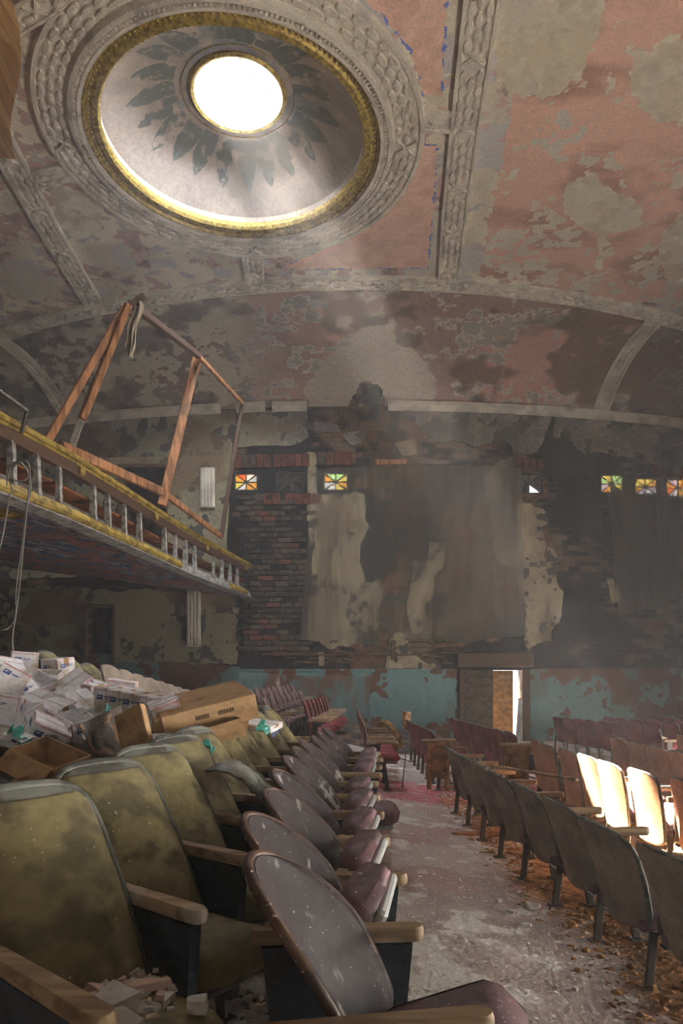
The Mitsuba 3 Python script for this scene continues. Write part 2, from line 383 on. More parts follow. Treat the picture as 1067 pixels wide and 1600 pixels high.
def grime(base, dark, f=5.0, lo=0.45, hi=0.62, speck=None, amount=0.9, streak=1.0):
    """a colour with patches of dirt and, if wanted, pale specks"""
    def fn(p, n, uv):
        a = fbm(p.x * f, p.y * f, p.z * f * streak, 4)
        col = mix(base, dark, smoothstep(lo, hi, a) * amount)
        if speck is not None:
            s = noise(p.x * 110, p.y * 110, p.z * 110)
            col = mix(col, speck, smoothstep(0.90, 0.97, s + 0.16 * (noise(p.x * 7, p.y * 7, p.z * 7) - 0.5)))
        return col * (0.85 + 0.3 * noise(p.x * 45, p.y * 45, p.z * 45))
    return proc(fn)

def leather_fn(p, n, uv):
    a = fbm(p.x * 9, p.y * 9, p.z * 3, 3)
    col = mix((0.042, 0.032, 0.034), (0.028, 0.023, 0.026), a)
    run = fbm(p.x * 26, p.y * 26, p.z * 3.0, 3) * 0.6 + fbm(p.x * 4 + 3, p.y * 4, p.z * 3, 3) * 0.4
    col = mix(col, (0.42, 0.40, 0.40), smoothstep(0.60, 0.68, run + 0.035 * smoothstep(3.0, 5.0, p.y) - 0.03) * 0.5)                     # whitish runs
    s = noise(p.x * 120, p.y * 120, p.z * 120)
    return mix(col, (0.6, 0.59, 0.58), smoothstep(0.92, 0.97, s)) * (0.85 + 0.3 * noise(p.x * 40, p.y * 40, p.z * 40))

def wood_fn(base, dark, f=30.0):
    def fn(p, n, uv):
        w = fbm(p.x * 3 + 0.3 * noise(p.z * 6), p.y * f, p.z * f * 0.8, 3)
        col = mix(base, dark, smoothstep(0.35, 0.7, w))
        return mix(col, (0.42, 0.38, 0.32), smoothstep(0.58, 0.72, fbm(p.x * 5, p.y * 5, p.z * 5, 3)) * 0.55)
    return proc(fn)

def timber_fn(p, n, uv):
    w = fbm(p.x * 22, p.y * 22, p.z * 2.0, 3)
    col = mix((0.33, 0.15, 0.062), (0.17, 0.075, 0.03), smoothstep(0.35, 0.68, w))
    return mix(col, (0.09, 0.05, 0.03), smoothstep(0.6, 0.7, fbm(p.x * 3, p.y * 3, p.z * 3, 3)) * 0.6)

def veneer_fn(p, n, uv):
    w = fbm(p.x * 16, p.y * 1.1, p.z * 4, 3)
    line = smoothstep(0.03, 0.012, dr.abs(p.x * 6.5 + 0.35 * fbm(p.y * 1.4, p.x * 0.5, 0, 2) - dr.floor(p.x * 6.5 + 0.35 * fbm(p.y * 1.4, p.x * 0.5, 0, 2)) - 0.5))
    return mix(mix((0.50, 0.30, 0.12), (0.40, 0.21, 0.075), smoothstep(0.35, 0.65, w)), (0.16, 0.085, 0.03), line)

M = {
 'ceiling': bumpy(proc(ceiling_fn), lambda p, n, uv: fbm(p.x * 3, p.y * 3, 2.0, 4), 0.02, 0.9, 8e-3),
 'dome': P(proc(dome_fn), 0.85), 'cove': P(proc(cove_fn), 0.9),
 'brickwork': bumpy(proc(brick_fn), brick_h, 0.025, 0.9, 6e-3),
 'plaster': P(proc(plaster_fn), 0.9), 'upper_plaster': P(proc(upper_plaster_fn), 0.9), 'teal': P(proc(teal_fn), 0.6),
 'floor': bumpy(proc(floor_fn), floor_h, 0.008, 0.9, 5e-3),
 'soffit': P(proc(soffit_fn), 0.7),
 'stucco': P(grime((0.64, 0.585, 0.475), (0.44, 0.40, 0.33), 3.0, 0.42, 0.66), 0.85),
 'gold': P(grime((0.42, 0.30, 0.065), (0.22, 0.15, 0.035), 22.0, 0.42, 0.62), 0.5, metallic=0.45, specular=0.5),
 'gold_paint': P(grime((0.26, 0.175, 0.028), (0.12, 0.075, 0.012), 11.0, 0.42, 0.62, (0.5, 0.45, 0.32)), 0.55, specular=0.5),
 'velvet': bumpy(grime((0.17, 0.142, 0.066), (0.075, 0.063, 0.032), 9.0, 0.40, 0.68, (0.42, 0.40, 0.32)), lambda p, n, uv: noise(p.x * 130, p.y * 130, p.z * 130), 0.0022, 0.75, 2e-3, sheen=0.6),
 'rim': P(grime((0.13, 0.135, 0.115), (0.05, 0.05, 0.045), 7.0, 0.42, 0.6, (0.36, 0.35, 0.32)), 0.5),
 'leather': P(proc(leather_fn), 0.6, specular=0.18),
 'rust_rim': P(grime((0.10, 0.058, 0.042), (0.05, 0.034, 0.030), 12.0, 0.4, 0.6, (0.42, 0.38, 0.34)), 0.5),
 'purple': P(grime((0.15, 0.085, 0.098), (0.085, 0.055, 0.062), 6.0, 0.4, 0.62, (0.6, 0.55, 0.56)), 0.5),
 'arm_wood': P(wood_fn((0.30, 0.21, 0.12), (0.15, 0.095, 0.05)), 0.65),
 'navy': P(grime((0.026, 0.036, 0.048), (0.016, 0.020, 0.024), 5.0, 0.4, 0.7, (0.12, 0.125, 0.12)), 0.6),
 'grey_back': P(grime((0.25, 0.205, 0.165), (0.15, 0.122, 0.10), 4.0, 0.35, 0.7, (0.30, 0.27, 0.24)), 0.62, specular=0.2),
 'sunlit_back': P(grime((0.50, 0.30, 0.18), (0.36, 0.20, 0.115), 4.0, 0.35, 0.7), 0.55),  # sunlit copy of grey_back, warm sunlight put into the colour
 'red_back': P(grime((0.215, 0.030, 0.035), (0.11, 0.020, 0.024), 5.0, 0.35, 0.7), 0.5),
 'dark_back': P(grime((0.17, 0.105, 0.10), (0.11, 0.075, 0.072), 5.0, 0.35, 0.7), 0.6, specular=0.2),
 'iron': P((0.045, 0.038, 0.033), 0.5, metallic=0.3), 'stuffing': P(grime((0.60, 0.53, 0.40), (0.38, 0.30, 0.19), 14.0), 0.95), 'seat_pan': P((0.42, 0.44, 0.44), 0.5),
 'cast': P(grime((0.34, 0.17, 0.05), (0.15, 0.08, 0.03), 8.0), 0.6),
 'timber': P(proc(timber_fn), 0.8), 'grey_timber': P(grime((0.20, 0.185, 0.17), (0.11, 0.10, 0.09), 8.0), 0.85), 'dark_timber': P((0.075, 0.042, 0.026), 0.75),
 'veneer': P(proc(veneer_fn), 0.6),
 'balcony_panel': P(grime((0.22, 0.075, 0.025), (0.10, 0.04, 0.018), 3.0), 0.6), 'baluster': P(grime((0.25, 0.24, 0.22), (0.12, 0.11, 0.10), 14.0), 0.8),
 'white_box': P(grime((0.86, 0.86, 0.88), (0.46, 0.41, 0.34), 4.0, 0.56, 0.68), 0.7), 'cardboard': P(grime((0.40, 0.255, 0.13), (0.26, 0.155, 0.075), 5.0), 0.85),
 'box_red': P((0.45, 0.06, 0.07), 0.7), 'box_blue': P((0.05, 0.08, 0.24), 0.7), 'teal_bag': P((0.10, 0.50, 0.43), 0.35, specular=0.5),
 'rubble': P(grime((0.055, 0.048, 0.043), (0.16, 0.10, 0.06), 9.0, 0.5, 0.6, (0.30, 0.28, 0.25)), 0.9),
 'dirt': P(grime((0.23, 0.115, 0.045), (0.10, 0.05, 0.02), 12.0), 0.95), 'chip': P(grime((0.58, 0.55, 0.49), (0.38, 0.31, 0.25), 9.0), 0.9),
 'plaster_chunk': P(grime((0.52, 0.50, 0.47), (0.36, 0.33, 0.30), 20.0), 0.9), 'plaster_pink': P((0.55, 0.40, 0.33), 0.9), 'plaster_blue': P((0.30, 0.36, 0.55), 0.85),
 'brick_red': P(grime((0.105, 0.034, 0.02), (0.055, 0.022, 0.015), 7.0), 0.9), 'brick_brown': P(grime((0.062, 0.044, 0.03), (0.034, 0.028, 0.022), 7.0), 0.9),
 'brick_soot': P(grime((0.024, 0.021, 0.019), (0.045, 0.037, 0.03), 7.0), 0.9), 'tile_red': P(grime((0.11, 0.032, 0.02), (0.065, 0.024, 0.017), 5.0), 0.85),
 'roof_wood': P((0.20, 0.14, 0.09), 0.9), 'lath': P((0.11, 0.07, 0.04), 0.9), 'door_wood': P(grime((0.30, 0.17, 0.05), (0.17, 0.085, 0.02), 11.0, 0.4, 0.6), 0.7),
 'door_dark': P(grime((0.085, 0.058, 0.036), (0.05, 0.036, 0.025), 8.0), 0.8), 'white_wood': P((0.62, 0.62, 0.62), 0.7), 'room_plaster': P(grime((0.27, 0.235, 0.17), (0.17, 0.145, 0.10), 1.5), 0.9), 'cable': P((0.16, 0.15, 0.14), 0.6),
 'cloth': P((0.30, 0.25, 0.19), 0.95), 'lead': P((0.02, 0.018, 0.016), 0.6),
 'sheeting': {'type': 'blendbsdf', 'weight': 0.12, 'a': {'type': 'thindielectric', 'int_ior': 1.3}, 'b': {'type': 'twosided', 'bsdf': {'type': 'roughplastic', 'alpha': 0.25, 'diffuse_reflectance': {'type': 'rgb', 'value': [0.22, 0.19, 0.135]}}}},
}
for name, rgb in dict(glass_white=(0.9, 0.88, 0.8), glass_amber=(0.9, 0.42, 0.05), glass_yellow=(0.8, 0.65, 0.12), glass_green=(0.45, 0.75, 0.30), glass_red=(0.6, 0.12, 0.03), glass_dark=(0.02, 0.02, 0.02), glass_mauve=(0.6, 0.5, 0.62)).items():
    M[name] = {'type': 'principledthin', 'base_color': {'type': 'rgb', 'value': list(rgb)}, 'roughness': 0.4, 'spec_trans': 0.0, 'diff_trans': 0.45, 'eta': 1.5}
scene.update({'m_' + k: v for k, v in M.items()})
M = {k: 'm_' + k for k in M}

# ---------------------------------------------------------------- the setting: room shell
struct('haze_air', box(60, 60, 40, (0, 5, 8)), None, 'thin dusty haze that fills the auditorium')
scene['haze_air'].update(bsdf={'type': 'null'}, interior={'type': 'ref', 'id': 'haze'})

struct('floor', grid(lambda u, v: (u, v, floorZ(u, v)), 96, 118, (-12, 12), (-7.5, 22.5)), M['floor'], 'worn concrete auditorium floor with faded red paint, dust and dirt', True)
struct('wall_left', box(0.3, 31.5, 13, (-11.75, 7.9, 5.5)), M['room_plaster'], 'dim rear wall under and above the balcony')
struct('wall_right', box(0.3, 31.5, 13, (11.75, 7.9, 5.5)), M['room_plaster'], 'stage side wall out of frame')
struct('wall_back', box(24, 0.3, 13, (0, -7.4, 5.5)), M['room_plaster'], 'opposite side wall behind the viewer')

def unseen_window_lamp(name, c, w, h, axis, rad, label):
    """glowing window lamp, out of view, that stands against a wall; axis: the way it faces"""
    k = name
    def slab(sx, sy, d, a, b, o):
        m = cbox(d, sx, sy, 0.01)
        m.apply_translation((o, a, b))
        if axis == 'y': m.apply_transform(trimesh.transformations.rotation_matrix(math.pi / 2, (0, 0, 1)))
        if axis == '-x': m.apply_transform(trimesh.transformations.rotation_matrix(math.pi, (0, 0, 1)))
        m.apply_translation(c)
        return m
    parts = [slab(0.12, h + 0.24, 0.12, s * (w / 2 + 0.06), 0, 0.06) for s in (-1, 1)] + [slab(w, 0.12, 0.12, 0, s * (h / 2 + 0.06), 0.06) for s in (-1, 1)]
    struct(k, cat(parts), M['room_plaster'], label)
    put('muntin', cat([slab(0.05, h, 0.06, a * w / 3, 0, 0.09) for a in (-0.5, 0.5)] + [slab(w, 0.05, 0.06, 0, a * h / 4, 0.09) for a in (0,)]), M['room_plaster'], k)
    g = put('pane', slab(w, h, 0.01, 0, 0, 0.03), M['glass_white'], k)
    scene[g]['emitter'] = {'type': 'area', 'radiance': {'type': 'rgb', 'value': list(rad)}}

for i, y in enumerate((1.0, 5.2, 9.4)):
    unseen_window_lamp(f'window_{20 + i}', (11.6, y, 0.7), 3.2, 2.2, '-x', UNSEEN_LAMP_RIGHT, 'unseen glowing window out of view at the right, lights the ceiling like bounced sun')
for i, x in enumerate((-6.0, 0.5, 6.5)):
    unseen_window_lamp(f'window_{30 + i}', (x, -7.25, 3.3), 2.6, 3.6, 'y', UNSEEN_LAMP_BACK, 'unseen glowing window out of view behind the viewer, lights the seats and ceiling')

# far wall with its openings
STAINED = [(-2.65, 6.775, 0.68, 0.52, 'amber'), (-1.41, 6.76, 0.76, 0.56, 'dark'), (-0.16, 6.745, 0.70, 0.53, 'green'), (5.26, 6.78, 0.78, 0.58, 'broken'),
           (7.76, 6.90, 0.70, 0.56, 'mint'), (8.84, 6.89, 0.70, 0.52, 'yellow'), (9.93, 6.93, 0.84, 0.56, 'red')]
DOOR = (3.31, 5.04, -0.55, 1.55)
wall_poly = sg.box(-11.8, -1.0, 11.8, 9.4)
for cx, cz, w, h, _ in STAINED: wall_poly = wall_poly.difference(sg.box(cx - w / 2, cz - h / 2, cx + w / 2, cz + h / 2))
wall_poly = wall_poly.difference(sg.box(DOOR[0], DOOR[2], DOOR[1], DOOR[3]))
SIDE_DOORS = [(-5.55, 6.1, 1.35, 2.4, 'unlit doorway at the back of the balcony'), (-6.9, 2.5, 0.8, 1.75, 'unlit doorway under the balcony')]
for cx, cz, w, h, _ in SIDE_DOORS: wall_poly = wall_poly.difference(sg.box(cx - w / 2, cz - h / 2, cx + w / 2, cz + h / 2))
struct('wall_far', wall_sheet(wall_poly, 0.45, -0.45), M['brickwork'], 'tall side wall stripped to sooty brick with ragged patches of plaster')

FAR = 'wall_far'
for pts, amp, seed, mat, nm in [
 ([(-0.62, 6.42), (-0.05, 6.39), (0.56, 6.34), (0.7, 5.37), (0.48, 4.67), (0.62, 3.96), (1.0, 4.05), (1.14, 3.61), (0.97, 2.64), (0.48, 2.56), (0.21, 2.17), (-0.37, 2.17), (-0.58, 2.38), (-0.93, 2.38), (-0.86, 4.14)], 0.10, 1, 'plaster', 'plaster_patch'),
 ([(2.45, 5.12), (2.74, 5.03), (2.81, 4.5), (2.6, 4.15), (2.52, 3.62), (2.31, 3.26), (2.24, 2.59), (1.89, 2.65), (1.78, 3.44), (1.89, 4.5), (2.24, 4.67)], 0.12, 2, 'plaster', 'plaster_patch'),
 ([(4.99, 6.33), (5.7, 5.85), (5.6, 4.73), (6.07, 4.38), (6.26, 3.67), (6.19, 3.03), (5.88, 2.31), (5.23, 2.07), (5.04, 2.39), (5.1, 3.65), (4.76, 4.71)], 0.14, 3, 'plaster', 'plaster_patch'),
 ([(1.21, 1.60), (1.3, 2.12), (1.46, 2.59), (1.81, 2.59), (1.89, 2.38), (1.81, 2.12), (2.15, 1.85), (2.38, 1.68), (2.68, 1.75), (2.77, 1.60)], 0.05, 4, 'plaster', 'plaster_patch'),
 ([(7.57, 4.15), (7.77, 4.16), (8.07, 3.56), (7.73, 3.48)], 0.05, 5, 'plaster', 'plaster_patch'),
 ([(1.89, 8.75), (2.95, 8.75), (5.85, 8.75), (5.66, 7.97), (5.47, 7.63), (4.76, 7.6), (4.58, 7.92), (3.67, 7.74), (2.77, 7.86), (2.15, 8.16)], 0.10, 6, 'upper_plaster', 'plaster_patch'),
 ([(5.9, 8.75), (11.0, 8.75), (11.0, 8.31), (9.49, 8.14), (9.28, 7.66), (7.83, 7.59), (6.75, 7.76), (6.46, 8.01), (6.0, 8.15)], 0.12, 7, 'upper_plaster', 'plaster_patch'),
 ([(-11.5, 8.75), (-2.93, 8.75), (-3.04, 7.72), (-3.10, 6.12), (-3.2, 5.06), (-3.1, 4.4), (-11.5, 4.2)], 0.06, 8, 'upper_plaster', 'plaster_patch'),
 ([(-2.89, 8.75), (-0.93, 8.75), (-0.85, 8.02), (-1.11, 7.76), (-2.0, 7.72), (-2.86, 7.74)], 0.08, 9, 'upper_plaster', 'plaster_patch'),
 ([(-11.5, 4.15), (-2.86, 3.63), (-2.86, 1.70), (-3.62, 1.70), (-11.5, 2.06)], 0.08, 10, 'upper_plaster', 'plaster_patch'),
 ([(-0.95, 7.54), (-0.67, 7.54), (-0.69, 5.9), (-0.83, 4.85), (-0.97, 5.91)], 0.04, 11, 'plaster', 'plaster_strip'),
 ([(3.9, 7.15), (4.72, 7.45), (4.80, 6.32), (4.95, 5.08), (4.8, 4.2), (4.3, 4.6)], 0.10, 12, 'upper_plaster', 'plaster_patch'),  # bare brick here, its haze-lit paleness put in as a grey patch
 ([(-0.05, 8.0), (0.3, 7.72), (0.62, 7.9), (0.75, 8.12), (0.35, 8.1)], 0.05, 14, 'upper_plaster', 'plaster_patch'),
 ([(-1.0, 8.25), (-0.6, 8.02), (0.0, 8.08), (-0.1, 8.3), (-0.6, 8.42)], 0.06, 15, 'upper_plaster', 'plaster_patch'),
 ([(1.5, 7.75), (1.7, 7.45), (2.1, 7.5), (2.0, 7.9)], 0.06, 16, 'plaster', 'plaster_patch'),
 ([(5.75, 5.0), (6.0, 4.9), (6.1, 4.6), (5.8, 4.55)], 0.04, 13, 'plaster', 'plaster_patch')]:
    g = rough_poly(pts, amp, 0.10, seed)
    for cx, cz, w, h, _ in STAINED: g = g.difference(sg.box(cx - w / 2 - 0.1, cz - h / 2 - 0.1, cx + w / 2 + 0.1, cz + h / 2 + 0.1))
    for cx, cz, w, h, _ in SIDE_DOORS: g = g.difference(sg.box(cx - w / 2, cz - h / 2, cx + w / 2, cz + h / 2))
    put(nm, wall_sheet(g, 0.05, 0.0), M[mat], FAR)

def wall_block(s, z, w, h, d, off, mat, name, c=0.012, rot=0.0, parent=FAR):
    m = cbox(w, d, h, c)
    if rot: m.apply_transform(trimesh.transformations.rotation_matrix(rot, (0, 1, 0)))
    m.apply_translation((s, float(wallY(s)) - off - d / 2, z))
    return put(name, m, M[mat], parent)

# hollow-tile bricks that can be told apart left of the sheeting, and the red tiles above the windows
for r in range(32):
    z = 2.0 + r * 0.149
    x = -2.92 - (0.2 if r % 2 else 0) + 0.2
    while x < -1.02:
        w = rng.choice((0.36, 0.40, 0.44))
        if rng.random() < 0.86 and not (z > 6.30 and abs(z - 6.77) < 0.42):
            t = meshkit.fbm(np.array([[x * 0.9, z * 0.8, 3.3]]), 3, 5)[0] + rng.uniform(-0.18, 0.18)
            mat = 'brick_red' if t > 0.62 else 'brick_brown' if t > 0.46 else 'brick_soot'
            wall_block(x + w / 2, z, w - 0.018, 0.128, 0.06, rng.uniform(-0.015, 0.02), mat, 'brick')
        x += w
for s0, n, w, z, h in ((-2.95, 5, 0.20, 7.32, 0.36), (-1.88, 5, 0.20, 7.32, 0.36), (-0.66, 4, 0.235, 7.36, 0.36), (4.86, 4, 0.2, 7.3, 0.34), (9.0, 6, 0.22, 7.38, 0.34), (-2.4, 3, 0.24, 6.28, 0.30), (-1.55, 4, 0.24, 6.26, 0.30)):
    for i in range(n): wall_block(s0 + (i + 0.5) * w, z, w - 0.015, h, 0.06, rng.uniform(0, 0.02), 'tile_red' if rng.random() < 0.85 else 'brick_brown', 'tile')
# laths and charred strips in the ruined band above the wainscot
for i in range(40):
    s, z = (rng.uniform(2.0, 3.2), rng.uniform(1.75, 2.45)) if i < 22 else (rng.uniform(-1.6, 1.1), rng.uniform(1.68, 2.1))
    wall_block(s, z, rng.uniform(0.25, 0.7), 0.03, 0.02, 0.005, rng.choice(('lath', 'brick_soot', 'lath')), 'lath', 0.004, rng.uniform(-0.03, 0.03))
wall_block(0.0, 1.98, 4.4, 0.05, 0.07, 0.0, 'dark_timber', 'batten')
wall_block(-0.55, 1.86, 0.16, 0.38, 0.05, 0.02, 'plaster', 'plaster_strip')
wall_block(1.42, 2.1, 0.12, 0.55, 0.06, 0.06, 'dark_timber', 'batten')
wall_block(1.35, 7.24, 0.85, 0.14, 0.10, 0.05, 'timber', 'batten')
wall_block(2.35, 7.26, 1.2, 0.12, 0.08, 0.03, 'dark_timber', 'batten')
# wainscot, its ledge, door surround
for a, b, top in ((-11.5, -2.8, 0), (-2.8, 3.20, 1.55), (5.14, 11.5, 1.57)):
    if top == 0:
        g = sg.Polygon([(-11.5, -1), (-2.8, -1), (-2.8, 1.64), (-6.45, 2.01), (-11.5, 2.3)])
    else:
        g = sg.box(a, -1, b, top)
    put('wainscot', wall_sheet(g, 0.035, 0.0), M['teal'], FAR)
    if top:
        e = wall_sheet(sg.box(a, top - 0.025, b, top + 0.03), 0.075, 0.0)
        k = struct('trim_1' if a < 0 else 'trim_2', e, M['teal'], 'thin wooden ledge along the top of the turquoise wainscot')
struct('door_1', cat([cbox(0.14, 0.3, 2.15, 0.01, (3.31 + 0.0, float(wallY(3.3)) - 0.02, 0.5)), cbox(0.22, 0.3, 2.15, 0.01, (5.12, float(wallY(5.1)) - 0.02, 0.5))]), M['dark_timber'], 'doorway with dark frame and one door standing ajar to daylight')
put('lintel', cbox(2.1, 0.34, 0.40, 0.03, (4.24, float(wallY(4.2)) - 0.06, 1.83)), M['dark_timber'], 'door_1')
put('leaf', cbox(0.90, 0.05, 2.1, 0.006, (3.78, float(wallY(3.8)) + 0.12, 0.5)), M['door_dark'], 'door_1')
lf = cbox(0.66, 0.05, 2.08, 0.006)
lf.apply_transform(trimesh.transformations.rotation_matrix(math.radians(7), (0, 0, 1)))
lf.apply_translation((4.53, float(wallY(4.5)) + 0.30, 0.5))
k = put('leaf', lf, M['door_wood'], 'door_1')
labels[k] = {'label': 'orange-brown door leaf standing ajar'}
for q, (a, b) in enumerate((((4.86, 18.9, -0.4), (4.93, 19.0, 0.62)), ((4.78, 18.85, -0.4), (4.90, 18.98, 0.78)))):
    k = thing('plank', ('short' if q == 0 else 'longer') + ' broken pale plank leaning in the bright gap of the doorway', 'plank')
    put('board', beam(a, b, 0.10, 0.025, 0.004, 0.4), M['white_wood'], k)

# stained-glass windows: frame, X and upright bars, eight panes
PAL = dict(amber=['white', 'white', 'amber', 'amber', 'white', 'yellow', 'amber', 'red'], dark=['dark'] * 8, green=['green', 'yellow', 'amber', 'yellow', 'white', 'white', 'amber', 'green'],
           broken=['dark'] * 8, mint=['green', 'green', 'yellow', 'dark', 'amber', 'mauve', 'green', 'yellow'], yellow=['yellow', 'amber', 'mauve', 'white', 'mauve', 'amber', 'yellow', 'yellow'],
           red=['amber', 'red', 'green', 'amber', 'white', 'red', 'amber', 'mauve'])
WLAB = dict(amber='small stained-glass window with amber and white panes at the left end', dark='small stained-glass window gone dark beside the amber one', green='small green and yellow stained-glass window behind the plastic sheet',
            broken='small dark window with one bright broken corner', mint='small pale green stained-glass window behind the right plastic sheet', yellow='small yellow and mauve stained-glass window', red='small red and amber stained-glass window at the right edge')
for i, (cx, cz, w, h, kind) in enumerate(STAINED):
    y0 = float(wallY(cx)) + 0.08
    key = struct(f'window_{i + 1}', cat([box(0.045, 0.10, h, (cx - w / 2 + 0.022, y0, cz)), box(0.045, 0.10, h, (cx + w / 2 - 0.022, y0, cz)), box(w, 0.10, 0.045, (cx, y0, cz + h / 2 - 0.022)), box(w, 0.10, 0.045, (cx, y0, cz - h / 2 + 0.022))]), M['lead'], WLAB[kind])
    a, b = w / 2 - 0.03, h / 2 - 0.03
    for p, q in (((-a, -b), (a, b)), ((-a, b), (a, -b)), ((-a, 0), (a, 0)), ((0, -b), (0, b))):
        put('muntin', beam((cx + p[0], y0, cz + p[1]), (cx + q[0], y0, cz + q[1]), 0.03, 0.03, 0.004), M['lead'], key)
    rim = [(0, b), (a, b), (a, 0), (a, -b), (0, -b), (-a, -b), (-a, 0), (-a, b)]
    for j in range(8):
        if kind == 'broken' and j == 3: continue
        p, q = rim[j], rim[(j + 1) % 8]
        tri = trimesh.creation.extrude_polygon(sg.Polygon([(0, 0), p, q]), 0.004, engine='earcut')
        v = np.array(tri.vertices)
        tri.vertices = np.stack([cx + v[:, 0], y0 + 0.01 - v[:, 2], cz + v[:, 1]], 1)
        put('pane', trimesh.Trimesh(np.array([[cx, y0 + 0.01, cz], [cx + p[0], y0 + 0.01, cz + p[1]], [cx + q[0], y0 + 0.01, cz + q[1]]]), [[0, 1, 2]]), M['glass_' + PAL[kind][j]], key)

# flat ceiling with a round opening, its far edge curved
S = np.linspace(-11.9, 11.9, 60)
cpoly = sg.Polygon([(-11.9, -7.6), (11.9, -7.6)] + [(s, float(ceilY(s)) + 0.05) for s in S[::-1]])
DC = (-1.8, 11.74)
cpoly = cpoly.difference(sg.Point(DC).buffer(2.3, 48))
cm = trimesh.creation.extrude_polygon(cpoly, 0.25, engine='earcut')
cm.apply_translation((0, 0, ZC))
struct('ceiling', cm, M['ceiling'], 'flat theatre ceiling with peeling cream and pink paint and bare plaster patches')

def cove_pt(s, a):
    yw, yc = wallY(s), ceilY(s)
    return yw - (yw - yc) * (1 - np.cos(a)), ZW + (ZC - ZW) * np.sin(a)
hole = rough_poly([(0.18, 0.01), (1.16, 0.01), (1.12, 0.28), (0.8, 0.36), (0.55, 0.34), (0.42, 0.22)], 0.05, 0.06, 21)
import shapely
cove = grid(lambda u, v: (u, *cove_pt(u, v)), 400, 48, (-11.9, 11.9), (0, math.pi / 2), keep=lambda u, v: ~shapely.contains_xy(hole, u, v))
struct('ceiling_cove', cove, M['cove'], 'coved edge of the ceiling with rust-stained peeling pink paint and a hole', True)
for i in range(4):
    struct('roof_joist', beam((-1.2 + 0.9 * i, 19.6, 10.2), (-1.2 + 0.9 * i, 17.6, 10.75), 0.10, 0.25), M['timber'], 'roof joist inside the roof space behind the hole')
for i in range(5):
    put('lath', box(1.25, 0.03, 0.045, (0.68, 19.02 + 0.02 * i, 8.92 + 0.13 * i)), M['lath'], 'ceiling_cove')
struct('roof', box(24.4, 7.6, 0.2, (0, 19.4, 10.95)), M['roof_wood'], 'unseen roof over the wall head, keeps daylight out of the roof space')  # unseen, closes the roof space against daylight
for sgn in (-1, 1):
    struct('roof_edge', box(0.6, 31.5, 0.3, (sgn * 11.8, 7.9, 11.0)), M['roof_wood'], 'unseen roof edge, keeps daylight out along the wall top')  # unseen strip over the side walls, blocks stray daylight
struct('wall_head', wall_sheet(sg.Polygon([(-11.9, 9.2), (11.9, 9.2), (11.9, 11.0), (-11.9, 11.0)]), 0.2, -0.65), M['roof_wood'], 'unseen wall head behind the cove, keeps daylight out of the roof space')  # unseen, shuts daylight out behind the cove hole

# dome: saucer, gold ring, moulded rings, roof-light
th = np.linspace(0, 1, 14)
prof = [(2.30, ZC + 0.02), (2.19, ZC + 0.05), (2.19, ZC + 0.16)] + [(2.17 - 1.36 * t, ZC + 0.17 + 0.66 * math.sin(t * math.pi / 2)) for t in th]
put('dome', lathe(prof, 128, DC), M['dome'], 'ceiling', 40)
labels['ceiling__dome'] = {'label': 'shallow grey dome painted with a ring of dark leaves'}
put('gold_ring', lathe([(2.19, ZC + 0.06), (2.17, ZC - 0.03), (2.21, ZC - 0.08), (2.29, ZC - 0.075), (2.35, ZC - 0.035), (2.39, ZC - 0.05), (2.42, ZC - 0.10), (2.45, ZC - 0.10), (2.46, ZC)], 128, DC), M['gold'], 'ceiling', 30)
put('moulding', lathe([(2.46, ZC - 0.02), (2.46, ZC - 0.13), (2.52, ZC - 0.14), (2.54, ZC - 0.10), (2.58, ZC - 0.10), (2.60, ZC - 0.14), (2.66, ZC - 0.12), (2.70, ZC - 0.06), (2.72, ZC)], 128, DC), M['stucco'], 'ceiling', 30)
put('garland_bed', lathe([(2.70, ZC), (2.70, ZC - 0.04), (3.10, ZC - 0.04), (3.12, ZC - 0.07), (3.18, ZC - 0.07), (3.20, ZC)], 128, DC), M['stucco'], 'ceiling', 30)
beads = []
for i in range(150):
    a = i * 2 * math.pi / 150
    b = trimesh.creation.icosphere(subdivisions=1, radius=0.028)
    b.apply_scale((1, 1, 0.8))
    b.apply_translation((DC[0] + 2.36 * math.cos(a), DC[1] + 2.36 * math.sin(a), ZC - 0.055))
    beads.append(b)
    b = trimesh.creation.icosphere(subdivisions=0, radius=0.018)
    b.apply_translation((DC[0] + 2.185 * math.cos(a), DC[1] + 2.185 * math.sin(a), ZC - 0.05))
    beads.append(b)
k = put('bead', cat(beads), M['gold'], 'ceiling')
labels[k] = {'label': 'ring of small gold beads', 'kind': 'stuff'}
dent = []
for i in range(220):
    a = i * 2 * math.pi / 220
    b = box(0.05, 0.034, 0.05, (2.56, 0, ZC - 0.115))
    b.apply_transform(trimesh.transformations.rotation_matrix(a, (0, 0, 1)))
    b.apply_translation((DC[0], DC[1], 0))
    dent.append(b)
k = put('dentil', cat(dent), M['stucco'], 'ceiling')
labels[k] = {'label': 'ring of small dentils', 'kind': 'stuff'}

def leaf_mesh(L, W, h):
    n = 8
    a = np.arange(n) * 2 * np.pi / n + np.pi / 8
    o = np.stack([np.sign(np.cos(a)) * np.abs(np.cos(a)) ** 0.8 * L / 2, np.sin(a) * W / 2, a * 0], 1)
    i = o * 0.86 + [0, 0, h]
    v = np.vstack([o, i, [[L * 0.08, 0, h * 1.45]]])
    f = []
    for k in range(n):
        k2 = (k + 1) % n
        f += [[k, k2, n + k2], [k, n + k2, n + k], [n + k, n + k2, 2 * n]]
    return trimesh.Trimesh(v, f, process=False)
LEAF = mikit.ply(leaf_mesh(0.248, 0.113, 0.032), M['stucco'])

